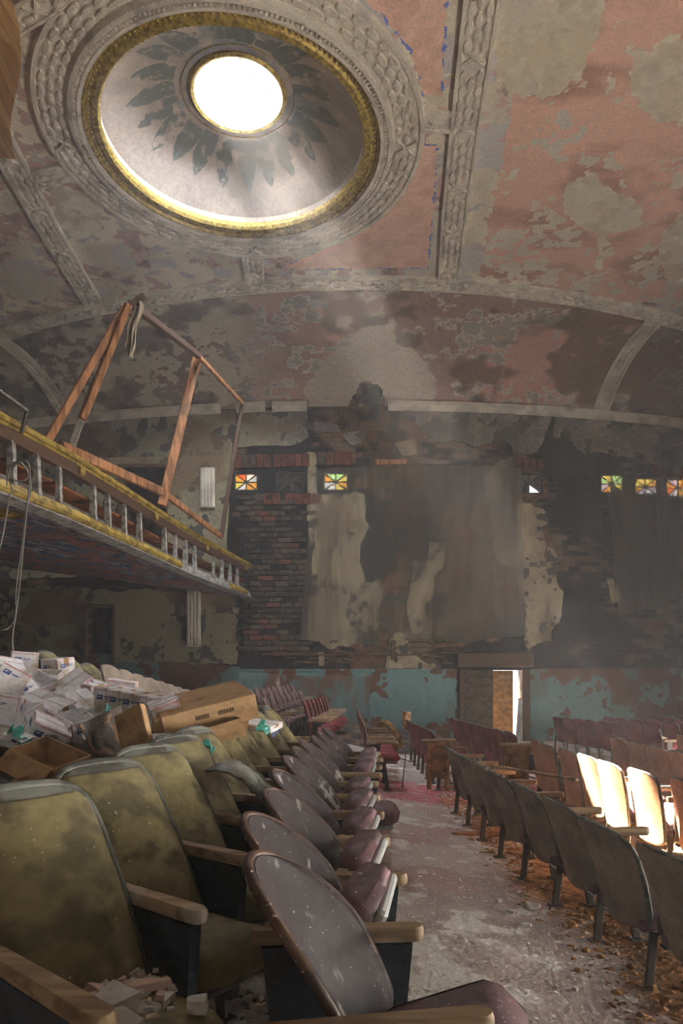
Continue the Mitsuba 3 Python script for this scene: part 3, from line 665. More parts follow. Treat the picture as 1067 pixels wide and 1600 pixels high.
def place_leaf(parent, x, y, ang, z=None, scale=1.0):
    c, s = math.cos(ang), math.sin(ang)
    m = np.array([[c, s, 0, x], [s, -c, 0, y], [0, 0, -1, ZC - 0.04 if z is None else z], [0, 0, 0, 1.0]])
    m[:3, :3] *= scale
    put('leaf', LEAF, None, parent, to_world=T(m))

for r, off, n in ((2.77, 0.0, 68), (2.90, 0.5, 68), (3.03, 0.0, 68)):
    for i in range(n):
        if i % 17 in (0,): continue
        a = (i + off) * 2 * math.pi / n
        place_leaf('ceiling', DC[0] + r * math.cos(a), DC[1] + r * math.sin(a), a + math.pi / 2, scale=r / 2.9)
for i in range(4):
    a0 = (i * 17 + 0.25) * 2 * math.pi / 68
    for sg_ in (-1, 1):
        a1, a2 = a0 - sg_ * 0.055, a0 + sg_ * 0.055
        p = (DC[0] + 2.73 * math.cos(a1), DC[1] + 2.73 * math.sin(a1), ZC - 0.06)
        q = (DC[0] + 3.08 * math.cos(a2), DC[1] + 3.08 * math.sin(a2), ZC - 0.06)
        put('strap', beam(p, q, 0.05, 0.05, 0.012), M['stucco'], 'ceiling')

def garland(name, pts, label, width=0.5, rows=3, strap=1.35, leaves=True):
    """a moulded rib on the ceiling: bed, two edge rolls, rows of leaves, crossed straps"""
    pts = np.asarray(pts, float)
    seg = np.linalg.norm(np.diff(pts, axis=0), axis=1)
    L = seg.sum()
    cum = np.r_[0, np.cumsum(seg)]
    def pos(t): return np.array([np.interp(t, cum, pts[:, 0]), np.interp(t, cum, pts[:, 1])])
    def tan(t):
        d = pos(min(L, t + 0.02)) - pos(max(0, t - 0.02))
        return d / np.linalg.norm(d)
    n = max(2, int(L / 0.4))
    ts = np.linspace(0, L, n + 1)
    prof = [(-width / 2, 0.01), (-width / 2, -0.06), (-width / 2 + 0.05, -0.075), (-width / 2 + 0.07, -0.04), (width / 2 - 0.07, -0.04), (width / 2 - 0.05, -0.075), (width / 2, -0.06), (width / 2, 0.01)]
    v = []
    for t in ts:
        p, d = pos(t), tan(t)
        nn = np.array([-d[1], d[0]])
        v += [(p[0] + nn[0] * a, p[1] + nn[1] * a, ZC + b) for a, b in prof]
    k = len(prof)
    f = []
    for i in range(n):
        for j in range(k - 1):
            f += [[i * k + j, (i + 1) * k + j, (i + 1) * k + j + 1], [i * k + j, (i + 1) * k + j + 1, i * k + j + 1]]
    key = struct(name, trimesh.Trimesh(v, f, process=False), M['stucco'], label, 25)
    m, r, rows_ = 0.262, [], rows
    loose = []
    for i in range(int(L / m)):
        t = (i + 0.5) * m
        ph = (t % strap) / strap
        if 0.40 < ph < 0.60:
            continue
        for j in range(rows_):
            tt = min(L, t + (0.13 if j % 2 else 0))
            p, d = pos(tt), tan(tt)
            o = (j - (rows_ - 1) / 2) * 0.128
            q = p + np.array([-d[1], d[0]]) * o
            if leaves: place_leaf(key, q[0], q[1], math.atan2(d[1], d[0]))
            else:
                b = leaf_mesh(0.24, 0.112, 0.032)
                b.apply_transform(trimesh.transformations.rotation_matrix(math.pi, (1, 0, 0)))
                b.apply_transform(trimesh.transformations.rotation_matrix(math.atan2(d[1], d[0]), (0, 0, 1)))
                b.apply_translation((q[0], q[1], ZC - 0.04))
                loose.append(b)
    if loose:
        kk = put('leaf', cat(loose), M['stucco'], key)
        labels[kk] = {'label': 'rows of small moulded leaves', 'kind': 'stuff'}
    t = strap / 2
    while t < L:
        for sg_ in (-1, 1):
            p, q = pos(max(0, t - 0.13)), pos(min(L, t + 0.13))
            d = tan(t)
            nn = np.array([-d[1], d[0]]) * (width / 2 - 0.08) * sg_
            put('strap', beam((*(p - nn), ZC - 0.055), (*(q + nn), ZC - 0.055), 0.05, 0.05, 0.012), M['stucco'], key)
        t += strap
    return key
garland('trim_3', [(1.40, 4.0), (1.88, 9.26), (2.03, 11.3), (2.22, 13.6), (2.46, 15.9)], 'long garland moulding running along the ceiling right of the dome')
garland('trim_4', [(-5.3, 6.0), (-5.81, 12.23), (-5.95, 14.19), (-6.05, 16.9)], 'garland moulding on the ceiling left of the dome')
garland('trim_5', [(1.30, 11.26), (1.80, 11.28)], 'short garland moulding from the dome ring to the right moulding', 0.42)
garland('trim_6', [(-4.93, 12.4), (-5.65, 12.62)], 'short garland moulding from the dome ring to the left moulding', 0.42)
garland('trim_7', [(-1.92, 14.9), (-2.0, 15.95)], 'short garland moulding from the dome ring to the far moulding', 0.46)
garland('trim_8', [(s, float(ceilY(s)) - 0.02) for s in np.linspace(-11.5, 11.5, 50)], 'curved garland moulding along the far edge of the ceiling', 0.5, 3, 1.6, leaves=False)
garland('trim_9', [(-4.75, 9.65), (-3.85, 9.2), (-3.2, 8.6)], 'garland moulding at the upper left beyond the hanging veneer board', 0.36, 2)

# cornice along the wall head, broken away around the hole, and two ribs of the cove
def cornice(a, b, name, label):
    ss = np.linspace(a, b, max(3, int((b - a) / 0.3)))
    prof = [(0.0, -0.14), (0.07, -0.14), (0.10, -0.06), (0.13, 0.0), (0.13, 0.10), (0.06, 0.14), (0.0, 0.14)]
    v = [(s, float(wallY(s)) - 0.05 - o, ZW + z) for s in ss for o, z in prof]
    k = len(prof)
    f = []
    for i in range(len(ss) - 1):
        for j in range(k - 1):
            f += [[i * k + j, (i + 1) * k + j, (i + 1) * k + j + 1], [i * k + j, (i + 1) * k + j + 1, i * k + j + 1]]
    f += [[0, j, j + 1] for j in range(1, k - 1)] + [[(len(ss) - 1) * k, (len(ss) - 1) * k + j + 1, (len(ss) - 1) * k + j] for j in range(1, k - 1)]
    key = struct(name, trimesh.Trimesh(v, f, process=False), M['stucco'], label, 25)
    return key
cornice(-11.8, -3.35, 'trim_10', 'cornice along the wall above the balcony')
cornice(-2.9, -2.1, 'trim_11', 'short broken length of cornice left of the hole')
cornice(-1.9, -0.95, 'trim_12', 'loose length of cornice beside the hole')
cornice(1.28, 11.8, 'trim_13', 'long cornice along the right part of the wall')
def rib(s0, s1, name, label):
    a = np.linspace(0.02, math.pi / 2 - 0.02, 26)
    s = s0 + (s1 - s0) * a / (math.pi / 2)
    y, z = cove_pt(s, a)
    nrm = np.stack([0 * a, -np.cos(a), -np.sin(a)], 1)
    c = np.stack([s, y, z], 1)
    v = []
    for i in range(len(a)):
        for o, h in ((-0.24, 0.0), (-0.24, 0.05), (-0.17, 0.07), (-0.14, 0.03), (0.14, 0.03), (0.17, 0.07), (0.24, 0.05), (0.24, 0.0)):
            v.append(c[i] + np.array([o, 0, 0]) + nrm[i] * h)
    k, f = 8, []
    for i in range(len(a) - 1):
        for j in range(k - 1):
            f += [[i * k + j, i * k + j + 1, (i + 1) * k + j + 1], [i * k + j, (i + 1) * k + j + 1, (i + 1) * k + j]]
    key = struct(name, trimesh.Trimesh(v, f, process=False), M['stucco'], label, 25)
    for i in range(1, len(a) - 1):
        if i % 7 == 3: continue
        for j in (-1, 1):
            t = np.array([0, -math.sin(a[i]) , math.cos(a[i])])
            d = (c[i + 1] - c[i]) / np.linalg.norm(c[i + 1] - c[i])
            nn = nrm[i]
            bb = np.cross(nn, d)
            m = np.eye(4)
            m[:3, 0], m[:3, 1], m[:3, 2], m[:3, 3] = d * 0.55, bb, nn, c[i] + bb * 0.068 * j + nn * 0.03
            put('leaf', LEAF, None, key, to_world=T(m))
rib(7.35, 8.05, 'trim_14', 'garland rib climbing the cove at the right')
rib(-7.9, -9.3, 'trim_15', 'garland rib climbing the cove at the left, above the balcony')

# roof-light: bars over the round opening, two glowing panes added for sky light
OC = (-1.75, 11.74)
put('oculus_rim', lathe([(0.82, ZC + 0.80), (0.79, ZC + 0.76), (0.745, ZC + 0.78), (0.735, ZC + 0.90), (0.76, ZC + 1.0), (0.95, ZC + 1.0), (0.95, ZC + 0.80)], 72, (OC[0], OC[1])), M['gold'], 'ceiling', 30)
ap = np.array([OC[0], OC[1], ZC + 1.45])
key = struct('window_9', cat([beam((OC[0] + 0.93 * math.cos(a), OC[1] + 0.93 * math.sin(a), ZC + 1.0), ap, 0.02, 0.02, 0.003) for a in np.radians(np.arange(223, 404, 45))]), M['lead'], 'round broken roof-light of the dome, with two added glowing panes for sky light')
for a in np.radians(np.arange(268, 358, 45)):
    p, q = [np.array([OC[0] + 0.92 * math.cos(t), OC[1] + 0.92 * math.sin(t), ZC + 1.0]) for t in (a, a + math.pi / 4)]
    g = put('pane', trimesh.Trimesh(np.array([p, ap, q]), [[0, 1, 2]], process=False), M['glass_white'], key)
    scene[g]['emitter'] = {'type': 'area', 'radiance': {'type': 'rgb', 'value': list(LAMP_SKYLIGHT)}}

# ---------------------------------------------------------------- balcony
def balX(y): return np.interp(y, [-7, 0, 2, 5, 7.83, 9.08, 11.2, 14.57, 18.6], [-7.6, -5.7, -5.15, -4.4, -3.86, -3.64, -3.42, -3.10, -2.50])
ZR, ZB = 4.40, 3.52                       # rail top, lower edge
YB = np.linspace(-6.9, 18.95, 90)
def along(profile, y=YB, close=False):
    """profile of (outward, z) swept along the balcony front"""
    x = balX(y)
    dx = np.gradient(x, y)
    nx, ny = 1 / np.sqrt(1 + dx ** 2), -dx / np.sqrt(1 + dx ** 2)
    k, v, f = len(profile), [], []
    for i in range(len(y)):
        for o, z in profile: v.append((x[i] + nx[i] * o, y[i] + ny[i] * o, z))
    for i in range(len(y) - 1):
        for j in range(k - 1):
            a = i * k + j
            f += [[a, a + 1, a + k + 1], [a, a + k + 1, a + k]]
    for e in (0, len(y) - 1):
        for j in range(1, k - 1): f.append([e * k, e * k + j, e * k + j + 1] if e else [e * k, e * k + j + 1, e * k + j])
    return trimesh.Trimesh(v, f, process=False)
def sofz(u): return ZB + 0.02 + 0.13 * u
sof = grid(lambda u, v: (balX(v) - u, v, sofz(u)), 16, 80, (0.0, 8.6), (-6.9, 19.2))
B = struct('balcony', sof, M['soffit'], 'balcony with gilt rail, its soffit in peeling blue and pink paint')
put('deck', grid(lambda u, v: (balX(v) - 0.25 - u, v, sofz(u) + 0.30 + 0.10 * u), 16, 80, (0.0, 8.6), (-6.9, 19.2)), M['dark_timber'], B)
put('edge_beam', along([(0.0, ZB), (0.03, ZB), (0.03, ZB + 0.05), (-0.02, ZB + 0.16), (-0.25, ZB + 0.34), (-0.25, ZB), (0.0, ZB)]), M['baluster'], B, 25)
for a, b in ((-6.9, 13.6), (16.9, 18.3)):
    y = np.linspace(a, b, max(4, int((b - a) / 0.25)))
    k = put('gold_trim', along([(0.02, ZB + 0.02), (0.065, ZB + 0.03), (0.085, ZB + 0.07), (0.06, ZB + 0.13), (0.03, ZB + 0.165), (-0.02, ZB + 0.17)], y), M['gold_paint'], B, 25)
    labels[k] = {'label': 'worn gilt trim along the lower edge'}
put('rail', along([(-0.06, ZR - 0.10), (0.05, ZR - 0.10), (0.05, ZR - 0.07), (0.09, ZR - 0.06), (0.09, ZR - 0.02), (0.06, ZR - 0.015), (0.06, ZR + 0.02), (-0.10, ZR + 0.02), (-0.10, ZR - 0.10)], np.linspace(-6.9, 18.7, 100)), M['gold_paint'], B, 20)
labels[B + '__rail'] = {'label': 'gilt top rail'}
put('under_rail', along([(-0.06, ZR - 0.24), (0.03, ZR - 0.24), (0.035, ZR - 0.10), (-0.06, ZR - 0.10), (-0.06, ZR - 0.24)], np.linspace(-6.9, 18.7, 100)), M['dark_timber'], B)
yy = -2.0
while yy < 18.6:                          # panels behind, balusters in front
    x0, x1 = balX(yy), balX(yy + 1.0)
    put('panel', beam((x0 - 0.30, yy + 0.03, ZB + 0.45), (x1 - 0.30, yy + 0.97, ZB + 0.45), 0.46, 0.03, 0.006, math.pi / 2 * 0), M['balcony_panel'], B)
    yy += 1.0
y, i = 5.2, 0
while y < 18.6:
    x = float(balX(y))
    if i % 5 != 4:
        w = 0.10 if i % 4 else 0.07
        b = hull([(x + sx * w / 2 * s, y + sy * 0.045, z) for s, z in ((1.0, ZB + 0.10), (0.55, ZR - 0.22)) for sx in (-1, 1) for sy in (-1, 1)])
        put('baluster', b, M['baluster'], B)
    elif y > 9:
        put('bracket', cbox(0.09, 0.11, 0.13, 0.03, (x + 0.06, y, ZR - 0.17)), M['gold_paint'], B)
    y += 0.47 if y < 10 else 0.60
    i += 1
rose = lathe([(0.0, -0.05), (0.10, -0.05), (0.2, -0.02), (0.26, -0.04), (0.32, 0.0)], 24)
rose.apply_translation((-4.55, 9.3, sofz(0.95) - 0.01))
put('rosette', rose, M['gold_paint'], B, 30)

# pilaster remains, dark openings in the far wall by the balcony
for (s, z0, z1, lab) in ((-3.70, 6.05, 7.15, 'length of fluted white pilaster above the balcony rail'), (-4.10, 2.2, 3.9, 'length of fluted white pilaster below the balcony')):
    k = thing('pilaster', lab, 'pilaster')
    yw = float(wallY(s)) - 0.12
    put('backing', cbox(0.40, 0.06, z1 - z0, 0.01, (s, yw - 0.03, (z0 + z1) / 2)), M['stucco'], k)
    for j in range(4): put('flute', cbox(0.07, 0.05, z1 - z0 - 0.06, 0.02, (s - 0.135 + 0.09 * j, yw - 0.075, (z0 + z1) / 2)), M['stucco'], k)
for n, (s, z, w, h, lab) in enumerate(SIDE_DOORS):
    yw = float(wallY(s)) - 0.05
    k = struct(f'door_{n + 2}', cat([cbox(0.10, 0.10, h, 0.01, (s - w / 2, yw - 0.05, z)), cbox(0.10, 0.10, h, 0.01, (s + w / 2, yw - 0.05, z)), cbox(w + 0.1, 0.10, 0.10, 0.01, (s, yw - 0.05, z + h / 2))]), M['dark_timber'], lab)
    D = 3.2                               # the passage behind it
    put('passage', cat([box(0.1, D, h + 1.0, (s + e * (w / 2 + 0.35), yw + 0.3 + D / 2, z)) for e in (-1, 1)] + [box(w + 0.8, D, 0.1, (s, yw + 0.3 + D / 2, z + e * (h / 2 + 0.45))) for e in (-1, 1)] + [box(w + 0.8, 0.1, h + 1.0, (s, yw + 0.3 + D, z))]), M['room_plaster'], k)
struct('trim_16', cbox(5.0, 0.14, 0.24, 0.02, (-6.0, float(wallY(-5.8)) - 0.12, 7.42)), M['upper_plaster'], 'greenish plaster band above the balcony doorway')
k = thing('wall_panelling', 'dark timber partition at the back under the balcony', 'partition')
for j in range(7):
    put('panel', cbox(1.05, 0.06, 2.2, 0.01, (-7.4 - 0.0 * j, 12.0, 0)), M['balcony_panel'], k, to_world=T().translate([-1.2 - 0.10 * j, 5.6 - 1.1 * j, 2.35]).rotate([0, 0, 1], 0)) if False else put('panel', cbox(0.06, 1.06, 2.0, 0.01, (-9.3, 18.2 - 1.1 * j, 2.1)), M['balcony_panel'], k)

# frame of raw timbers standing on the balcony
TIM = 'raw timbers of the frame on the balcony'
def timber(p, q, w, h, mat, label, roll=0.0, name='timber'):
    k = put(name, beam(p, q, w, h, 0.008, roll), M[mat])
    tag(k, label, 'timber', TIM)
    return k
A1, A2, A3, A4 = at(203, 474, 10.0), at(310, 556, 13.0), at(378, 630, 16.3), at(225, 462, 10.1)
timber(at(70, 695, 9.0), at(193, 482, 10.0), 0.07, 0.10, 'timber', 'long slanting orange timber, leftmost of the frame on the balcony')
timber(at(105, 716, 9.5), at(150, 590, 9.7), 0.09, 0.07, 'grey_timber', 'weathered grey lower half of the second upright on the balcony', 0.3)
timber(at(128, 655, 9.55), at(200, 476, 9.95), 0.08, 0.10, 'timber', 'orange upper half of the second upright on the balcony', 0.3)
timber(at(150, 610, 9.75), at(190, 500, 9.9), 0.05, 0.08, 'timber', 'splintered short timber nailed beside the second upright', 0.1)
timber(at(252, 790, 12.4), at(307, 560, 13.1), 0.16, 0.10, 'timber', 'thick orange post in the middle of the balcony frame', 0.4)
timber(at(297, 612, 13.05), at(313, 570, 13.0), 0.07, 0.05, 'timber', 'short splinter nailed to the top of the thick post', 0.2)
timber(at(345, 838, 16.0), A3, 0.09, 0.09, 'dark_timber', 'dark thin pole, rightmost upright of the balcony frame')
timber(A1, A2, 0.10, 0.10, 'dark_timber', 'dark beam sloping down from the top of the balcony frame')
timber(A2 + [0.02, 0, -0.03], A3, 0.07, 0.09, 'timber', 'reddish lower beam joining the thick post to the dark pole')
timber(at(97, 698, 9.3), at(252, 768, 12.3), 0.07, 0.14, 'timber', 'orange rail board leaning above the balcony rail')
timber(at(252, 768, 12.35), at(345, 838, 16.0), 0.07, 0.12, 'timber', 'second rail board running down to the dark pole')
timber(at(186, 490, 9.95), A4, 0.06, 0.10, 'dark_timber', 'short dark block at the peak of the balcony frame')
m = thicken(grid(lambda u, v: (A1[0] + 0.02 + 0.14 * u - 0.14 * v + 0.02 * np.sin(9 * v), A1[1] + 0.06 + 0.05 * np.sin(14 * u + 3 * v), A1[2] + 0.05 - 0.72 * v * (1 - 0.12 * np.cos(5 * u))), 14, 18), 0.004)
k = put('cloth', m, M['cloth'], None, True)
tag(k, 'thin grey cloth hanging from the peak of the balcony frame', 'cloth')
k = thing('handrail', 'grey metal handrail at the left edge above the balcony', 'handrail')
put('rail', tube([at(-60, 570, 7.4), at(0, 612, 7.7), at(42, 642, 8.0)], 0.022, 8), M['iron'], k, 40)
put('post', tube([at(42, 642, 8.0), at(33, 676, 8.0)], 0.022, 8), M['iron'], k, 40)

# loops of cable hanging from the balcony rail
def cable(pts, r, label):
    p = np.array([at(*q) for q in pts])
    t = np.linspace(0, 1, len(p))
    tt = np.linspace(0, 1, 60)
    from scipy.interpolate import CubicSpline
    k = put('cable', tube(CubicSpline(t, p)(tt), r, 6), M['cable'], None, True)
    tag(k, label, 'cable', 'cables hanging from the balcony')
cable([(20, 730, 7.5), (35, 720, 7.4), (46, 735, 7.4), (42, 790, 7.4), (36, 850, 7.4), (28, 930, 7.4), (20, 985, 7.4), (20, 1016, 7.4)], 0.010, 'long thin cable hanging lowest from the balcony to the boxes')
cable([(12, 745, 7.6), (22, 724, 7.5), (38, 728, 7.5), (48, 760, 7.5), (40, 800, 7.5), (34, 850, 7.5), (27, 900, 7.5), (24, 955, 7.5)], 0.008, 'thin cable hanging beside the longest one')
cable([(10, 760, 7.55), (14, 735, 7.5), (28, 722, 7.45), (44, 742, 7.45), (30, 752, 7.45), (16, 748, 7.45), (20, 770, 7.5)], 0.008, 'tangled loop of cable on the balcony front')
cable([(16, 770, 7.45), (10, 800, 7.4), (4, 835, 7.3), (-6, 870, 7.2)], 0.010, 'short cable trailing to the left edge')
cable([(0, 985, 7.3), (10, 983, 7.3), (18, 976, 7.4), (22, 960, 7.4)], 0.007, 'curl of cable at the left edge above the boxes')

# veneer boards hanging at the upper left
def veneer(y0, xa, y1, xb, label, wav):
    """wavy right edge from (xa, y0) to (xb, y1), a good metre wide"""
    def fn(u, v):
        e = 0.07 * np.sin(v * 6 + wav) * u
        return xa + (xb - xa) * v - 1.3 * (1 - u) + e, y0 + (y1 - y0) * v + 0.25 * (1 - u) * v, ZC - 0.75 + 0.10 * np.sin(3 * u + wav) + 0.05 * np.sin(5 * v + wav)
    k = put('veneer_board', thicken(grid(fn, 14, 24), 0.012), M['veneer'], None, True)
    tag(k, label, 'board', 'veneer boards hanging from the ceiling')
veneer(9.02, -4.24, 11.0, -5.20, 'peeling wood-veneer board hanging under the ceiling, lower one at the upper left', 0.6)
veneer(7.3, -3.45, 8.95, -4.23, 'peeling wood-veneer board hanging under the ceiling, upper one at the upper left', 2.0)

# plastic sheeting over the wall
def sheeting(s0, s1, z1, z0, label, seed, gather, off=0.16, n=(90, 40), sag=0.0):
    def fn(u, v):
        s = s0 + (s1 - s0) * u
        pull = gather(u, v)
        f = meshkit.fbm(np.stack([u * 9 + pull * 2, v * 0.7, u * 0 + seed], -1), 3, seed)
        f2 = meshkit.noise(np.stack([u * 34, v * 1.4 + u * 3, u * 0 + seed], -1), seed)
        d = off + 0.22 * (f - 0.5) + 0.07 * (f2 - 0.5)
        x = s + pull
        zt = z1[0] + (z1[1] - z1[0]) * u - sag * np.sin(np.pi * u)
        zb = z0[0] + (z0[1] - z0[0]) * u + 0.22 * (meshkit.noise(np.stack([u * 7, u * 0, u * 0 + seed], -1), seed) - 0.5)
        return x, wallY(x) - np.maximum(0.075, d), zt + (zb - zt) * v
    k = put('plastic_sheet', grid(fn, *n), M['sheeting'], None, True)
    tag(k, label, 'plastic sheet')
sheeting(-0.78, 5.0, (7.0, 7.15), (2.30, 2.45), 'large dusty plastic sheet hung like a curtain over the middle of the wall', 3, lambda u, v: -0.35 * v * (1 - u) * (u < 0.5) + 0.12 * v * u, sag=-0.1)
sheeting(7.45, 10.6, (7.1, 7.3), (3.1, 4.0), 'crumpled plastic sheet hung over the stained-glass windows at the right', 9, lambda u, v: 0.42 * v * (1 - u) + 0.2 * np.sin(4 * u) * v, 0.22, (70, 40), 0.1)
sheeting(-2.8, 0.85, (1.5, 1.42), (-0.2, 0.1), 'grey plastic sheet draped over the wainscot left of the doorway', 14, lambda u, v: -0.25 * v * u, 0.16, (60, 24), 0.05)

# ---------------------------------------------------------------- theatre chairs
def outline(v, W, p_top, p_bot, v_top, v_bot, bot):
    """half width of a chair back at height fraction v"""
    w = np.full_like(v, W / 2)
    w = w * (bot + (1 - bot) * np.clip(v / 0.6, 0, 1) ** 0.8)
    t = np.clip((v - v_top) / (1 - v_top), 0, 1)
    w = w * np.maximum(0.0, 1 - t ** p_top) ** (1 / p_top)
    b = np.clip((v_bot - v) / max(v_bot, 1e-6), 0, 1)
    return w * np.maximum(0.0, 1 - b ** p_bot) ** (1 / p_bot)

def back_shell(W, z0, z1, x0, x1, p_top, v_top, p_bot, v_bot, bot, curve, th, puff, nu=12, nv=18, inset=0.0, shift=0.0):
    v = 0.5 - 0.5 * np.cos(np.linspace(0, np.pi, nv + 1))
    v = inset * 0.9 + v * (1 - 1.8 * inset)
    hw = np.maximum(0.004, outline(v, W, p_top, p_bot, v_top, v_bot, bot) - inset * W * 0.5)
    u = np.linspace(-1, 1, nu + 1)
    y = u[:, None] * hw[None]
    z = z0 + (z1 - z0) * v[None] + 0 * y
    xc = x0 + (x1 - x0) * v ** 1.25
    xf = xc[None] + curve * (y / (W / 2)) ** 2
    bulge = puff * (1 - u[:, None] ** 4) * (1 - np.abs(2 * v[None] - 1) ** 4)
    A = np.stack([xf + bulge + shift, y, z], -1)
    Bk = np.stack([xf - th + shift, y, z], -1)
    k = nv + 1
    f = []
    def a(i, j): return i * k + j
    N = (nu + 1) * k
    for i in range(nu):
        for j in range(nv):
            f += [[a(i, j), a(i + 1, j), a(i + 1, j + 1)], [a(i, j), a(i + 1, j + 1), a(i, j + 1)]]
            f += [[N + a(i, j), N + a(i + 1, j + 1), N + a(i + 1, j)], [N + a(i, j), N + a(i, j + 1), N + a(i + 1, j + 1)]]
    ring = [a(i, 0) for i in range(nu)] + [a(nu, j) for j in range(nv)] + [a(i, nv) for i in range(nu, 0, -1)] + [a(0, j) for j in range(nv, 0, -1)]
    for i in range(len(ring)):
        p, q = ring[i], ring[(i + 1) % len(ring)]
        f += [[p, N + p, N + q], [p, N + q, q]]
    pts = np.vstack([A.reshape(-1, 3), Bk.reshape(-1, 3)])
    loop = pts[ring] * 0.5 + pts[[N + r for r in ring]] * 0.5
    return trimesh.Trimesh(pts, f, process=False), loop

def resample(loop, n):
    d = np.r_[0, np.cumsum(np.linalg.norm(np.diff(np.vstack([loop, loop[:1]]), axis=0), axis=1))]
    t = np.linspace(0, d[-1], n, endpoint=False)
    c = np.vstack([loop, loop[:1]])
    return np.stack([np.interp(t, d, c[:, k]) for k in range(3)], 1)

def seat_cushion(W, D, th, front=0.07, dome=0.025):
    """cushion with its hinge line at the origin, reaching forward along +x"""
    def fn(u, v):
        return u, v, u
    n, k = 10, 10
    U, V = np.meshgrid(np.linspace(0, 1, n + 1), np.linspace(-1, 1, k + 1), indexing='ij')
    half = W / 2 * (0.92 + 0.08 * U) * np.sqrt(np.clip(1 - np.clip((U - 0.72) / 0.30, 0, 1) ** 3, 0.02, 1))
    x, y = U * D, V * half
    edge = np.minimum(1, np.minimum((1 - np.abs(V)) * 5, np.minimum(U, 1 - U) * 7)) ** 0.5
    zt = th * 0.55 + edge * (th * 0.45 + dome * (1 - V ** 2)) - 0.02 * np.clip(U - 0.8, 0, 1) * 5
    top = np.stack([x, y, zt], -1).reshape(-1, 3)
    botm = np.stack([x * 0.98, y * 0.97, 0 * x], -1).reshape(-1, 3)
    kk = k + 1
    f = []
    N = len(top)
    for i in range(n):
        for j in range(k):
            a = i * kk + j
            f += [[a, a + kk, a + kk + 1], [a, a + kk + 1, a + 1], [N + a, N + a + kk + 1, N + a + kk], [N + a, N + a + 1, N + a + kk + 1]]
    ring = [i * kk for i in range(n)] + [n * kk + j for j in range(k)] + [i * kk + k for i in range(n, 0, -1)] + [j for j in range(k, 0, -1)]
    for i in range(len(ring)):
        p, q = ring[i], ring[(i + 1) % len(ring)]
        f += [[p, N + p, N + q], [p, N + q, q]]
    m = trimesh.Trimesh(np.vstack([top, botm]), f, process=False)
    m.fix_normals()
    return m

def armrest(L, W, th):
    a = []
    for s in np.linspace(-math.pi / 2, math.pi / 2, 9): a.append((L / 2 - W * 0.5 + math.cos(s) * W * 0.5, math.sin(s) * W * 0.5))
    a += [(-L / 2 + 0.01, W * 0.40), (-L / 2, W * 0.28), (-L / 2, -W * 0.28), (-L / 2 + 0.01, -W * 0.40)]
    a = np.array(a)
    pts = [(x * s, y * s2, z) for x, y in a for s, s2, z in ((0.985, 0.80, 0.0), (1, 1, 0.010), (1, 1, th - 0.012), (0.985, 0.80, th))]
    return hull(pts)

def Rz(m, a): m.apply_transform(trimesh.transformations.rotation_matrix(a, (0, 0, 1))); return m
def Ry(m, a): m.apply_transform(trimesh.transformations.rotation_matrix(a, (0, 1, 0))); return m
def moved(m, *t): m.apply_translation(t); return m

SPEC = {
 # type: width, back z0 z1, back x0 x1, p_top v_top p_bot v_bot bottom, curve, thickness, puff, arm z, arm length, hinge z, back mat, rim mat, seat mat
 'green': dict(W=0.43, z0=0.40, z1=1.0, x0=-0.04, x1=-0.43, pt=3.0, vt=0.80, pb=4.0, vb=0.05, bot=0.94, curve=-0.035, th=0.045, puff=0.03, arm=0.665, al=0.54, hz=0.37, mats=('rim', 'rim', 'velvet'), pan='rim', pad='velvet'),
 'brown': dict(W=0.50, z0=0.36, z1=0.915, x0=0.0, x1=-0.32, pt=2.0, vt=0.50, pb=2.2, vb=0.30, bot=0.80, curve=0.085, th=0.035, puff=-0.02, arm=0.665, al=0.50, hz=0.36, so=-0.01, mats=('leather', 'rust_rim', 'purple'), pan='seat_pan'),
 'grey': dict(W=0.55, z0=0.24, z1=0.77, x0=-0.10, x1=-0.27, pt=2.6, vt=0.74, pb=2.6, vb=0.22, bot=0.84, curve=0.06, th=0.030, puff=0.015, arm=0.66, al=0.32, ao=0.13, hz=0.26, mats=('grey_back', 'rim', 'purple'), pan='seat_pan'),
 'tan': dict(W=0.50, z0=0.22, z1=0.79, x0=-0.15, x1=-0.24, pt=3.6, vt=0.82, pb=3.0, vb=0.12, bot=0.90, curve=0.04, th=0.028, puff=0.015, arm=0.62, al=0.40, ao=0.13, hz=0.30, mats=('sunlit_back', 'rim', 'purple'), pan='seat_pan'),  # back colour holds the warm sunlight on this row
 'red': dict(W=0.49, z0=0.24, z1=0.80, x0=-0.10, x1=-0.22, pt=3.6, vt=0.82, pb=3.0, vb=0.10, bot=0.92, curve=0.04, th=0.03, puff=0.015, arm=0.58, al=0.40, ao=0.13, hz=0.32, mats=('red_back', 'rim', 'red_back'), pan='red_back'),
 'dark': dict(W=0.49, z0=0.34, z1=0.93, x0=-0.10, x1=-0.24, pt=2.8, vt=0.72, pb=3.0, vb=0.10, bot=0.92, curve=0.04, th=0.03, puff=0.015, arm=0.62, al=0.40, ao=0.15, hz=0.36, mats=('dark_back', 'rim', 'dark_back'), pan='dark_back'),
}
SPEC['maroon'] = dict(SPEC['dark'], mats=('red_back', 'rust_rim', 'red_back'))
SPEC['olive'] = dict(SPEC['green'], z1=0.95)
SPEC['taupe'] = dict(SPEC['dark'], mats=('grey_back', 'rim', 'grey_back'))
shared_ply = {}
def ply_of(key, make, mat, smooth):
    if key not in shared_ply: shared_ply[key] = mikit.ply(make(), M[mat], smooth)
    return shared_ply[key]

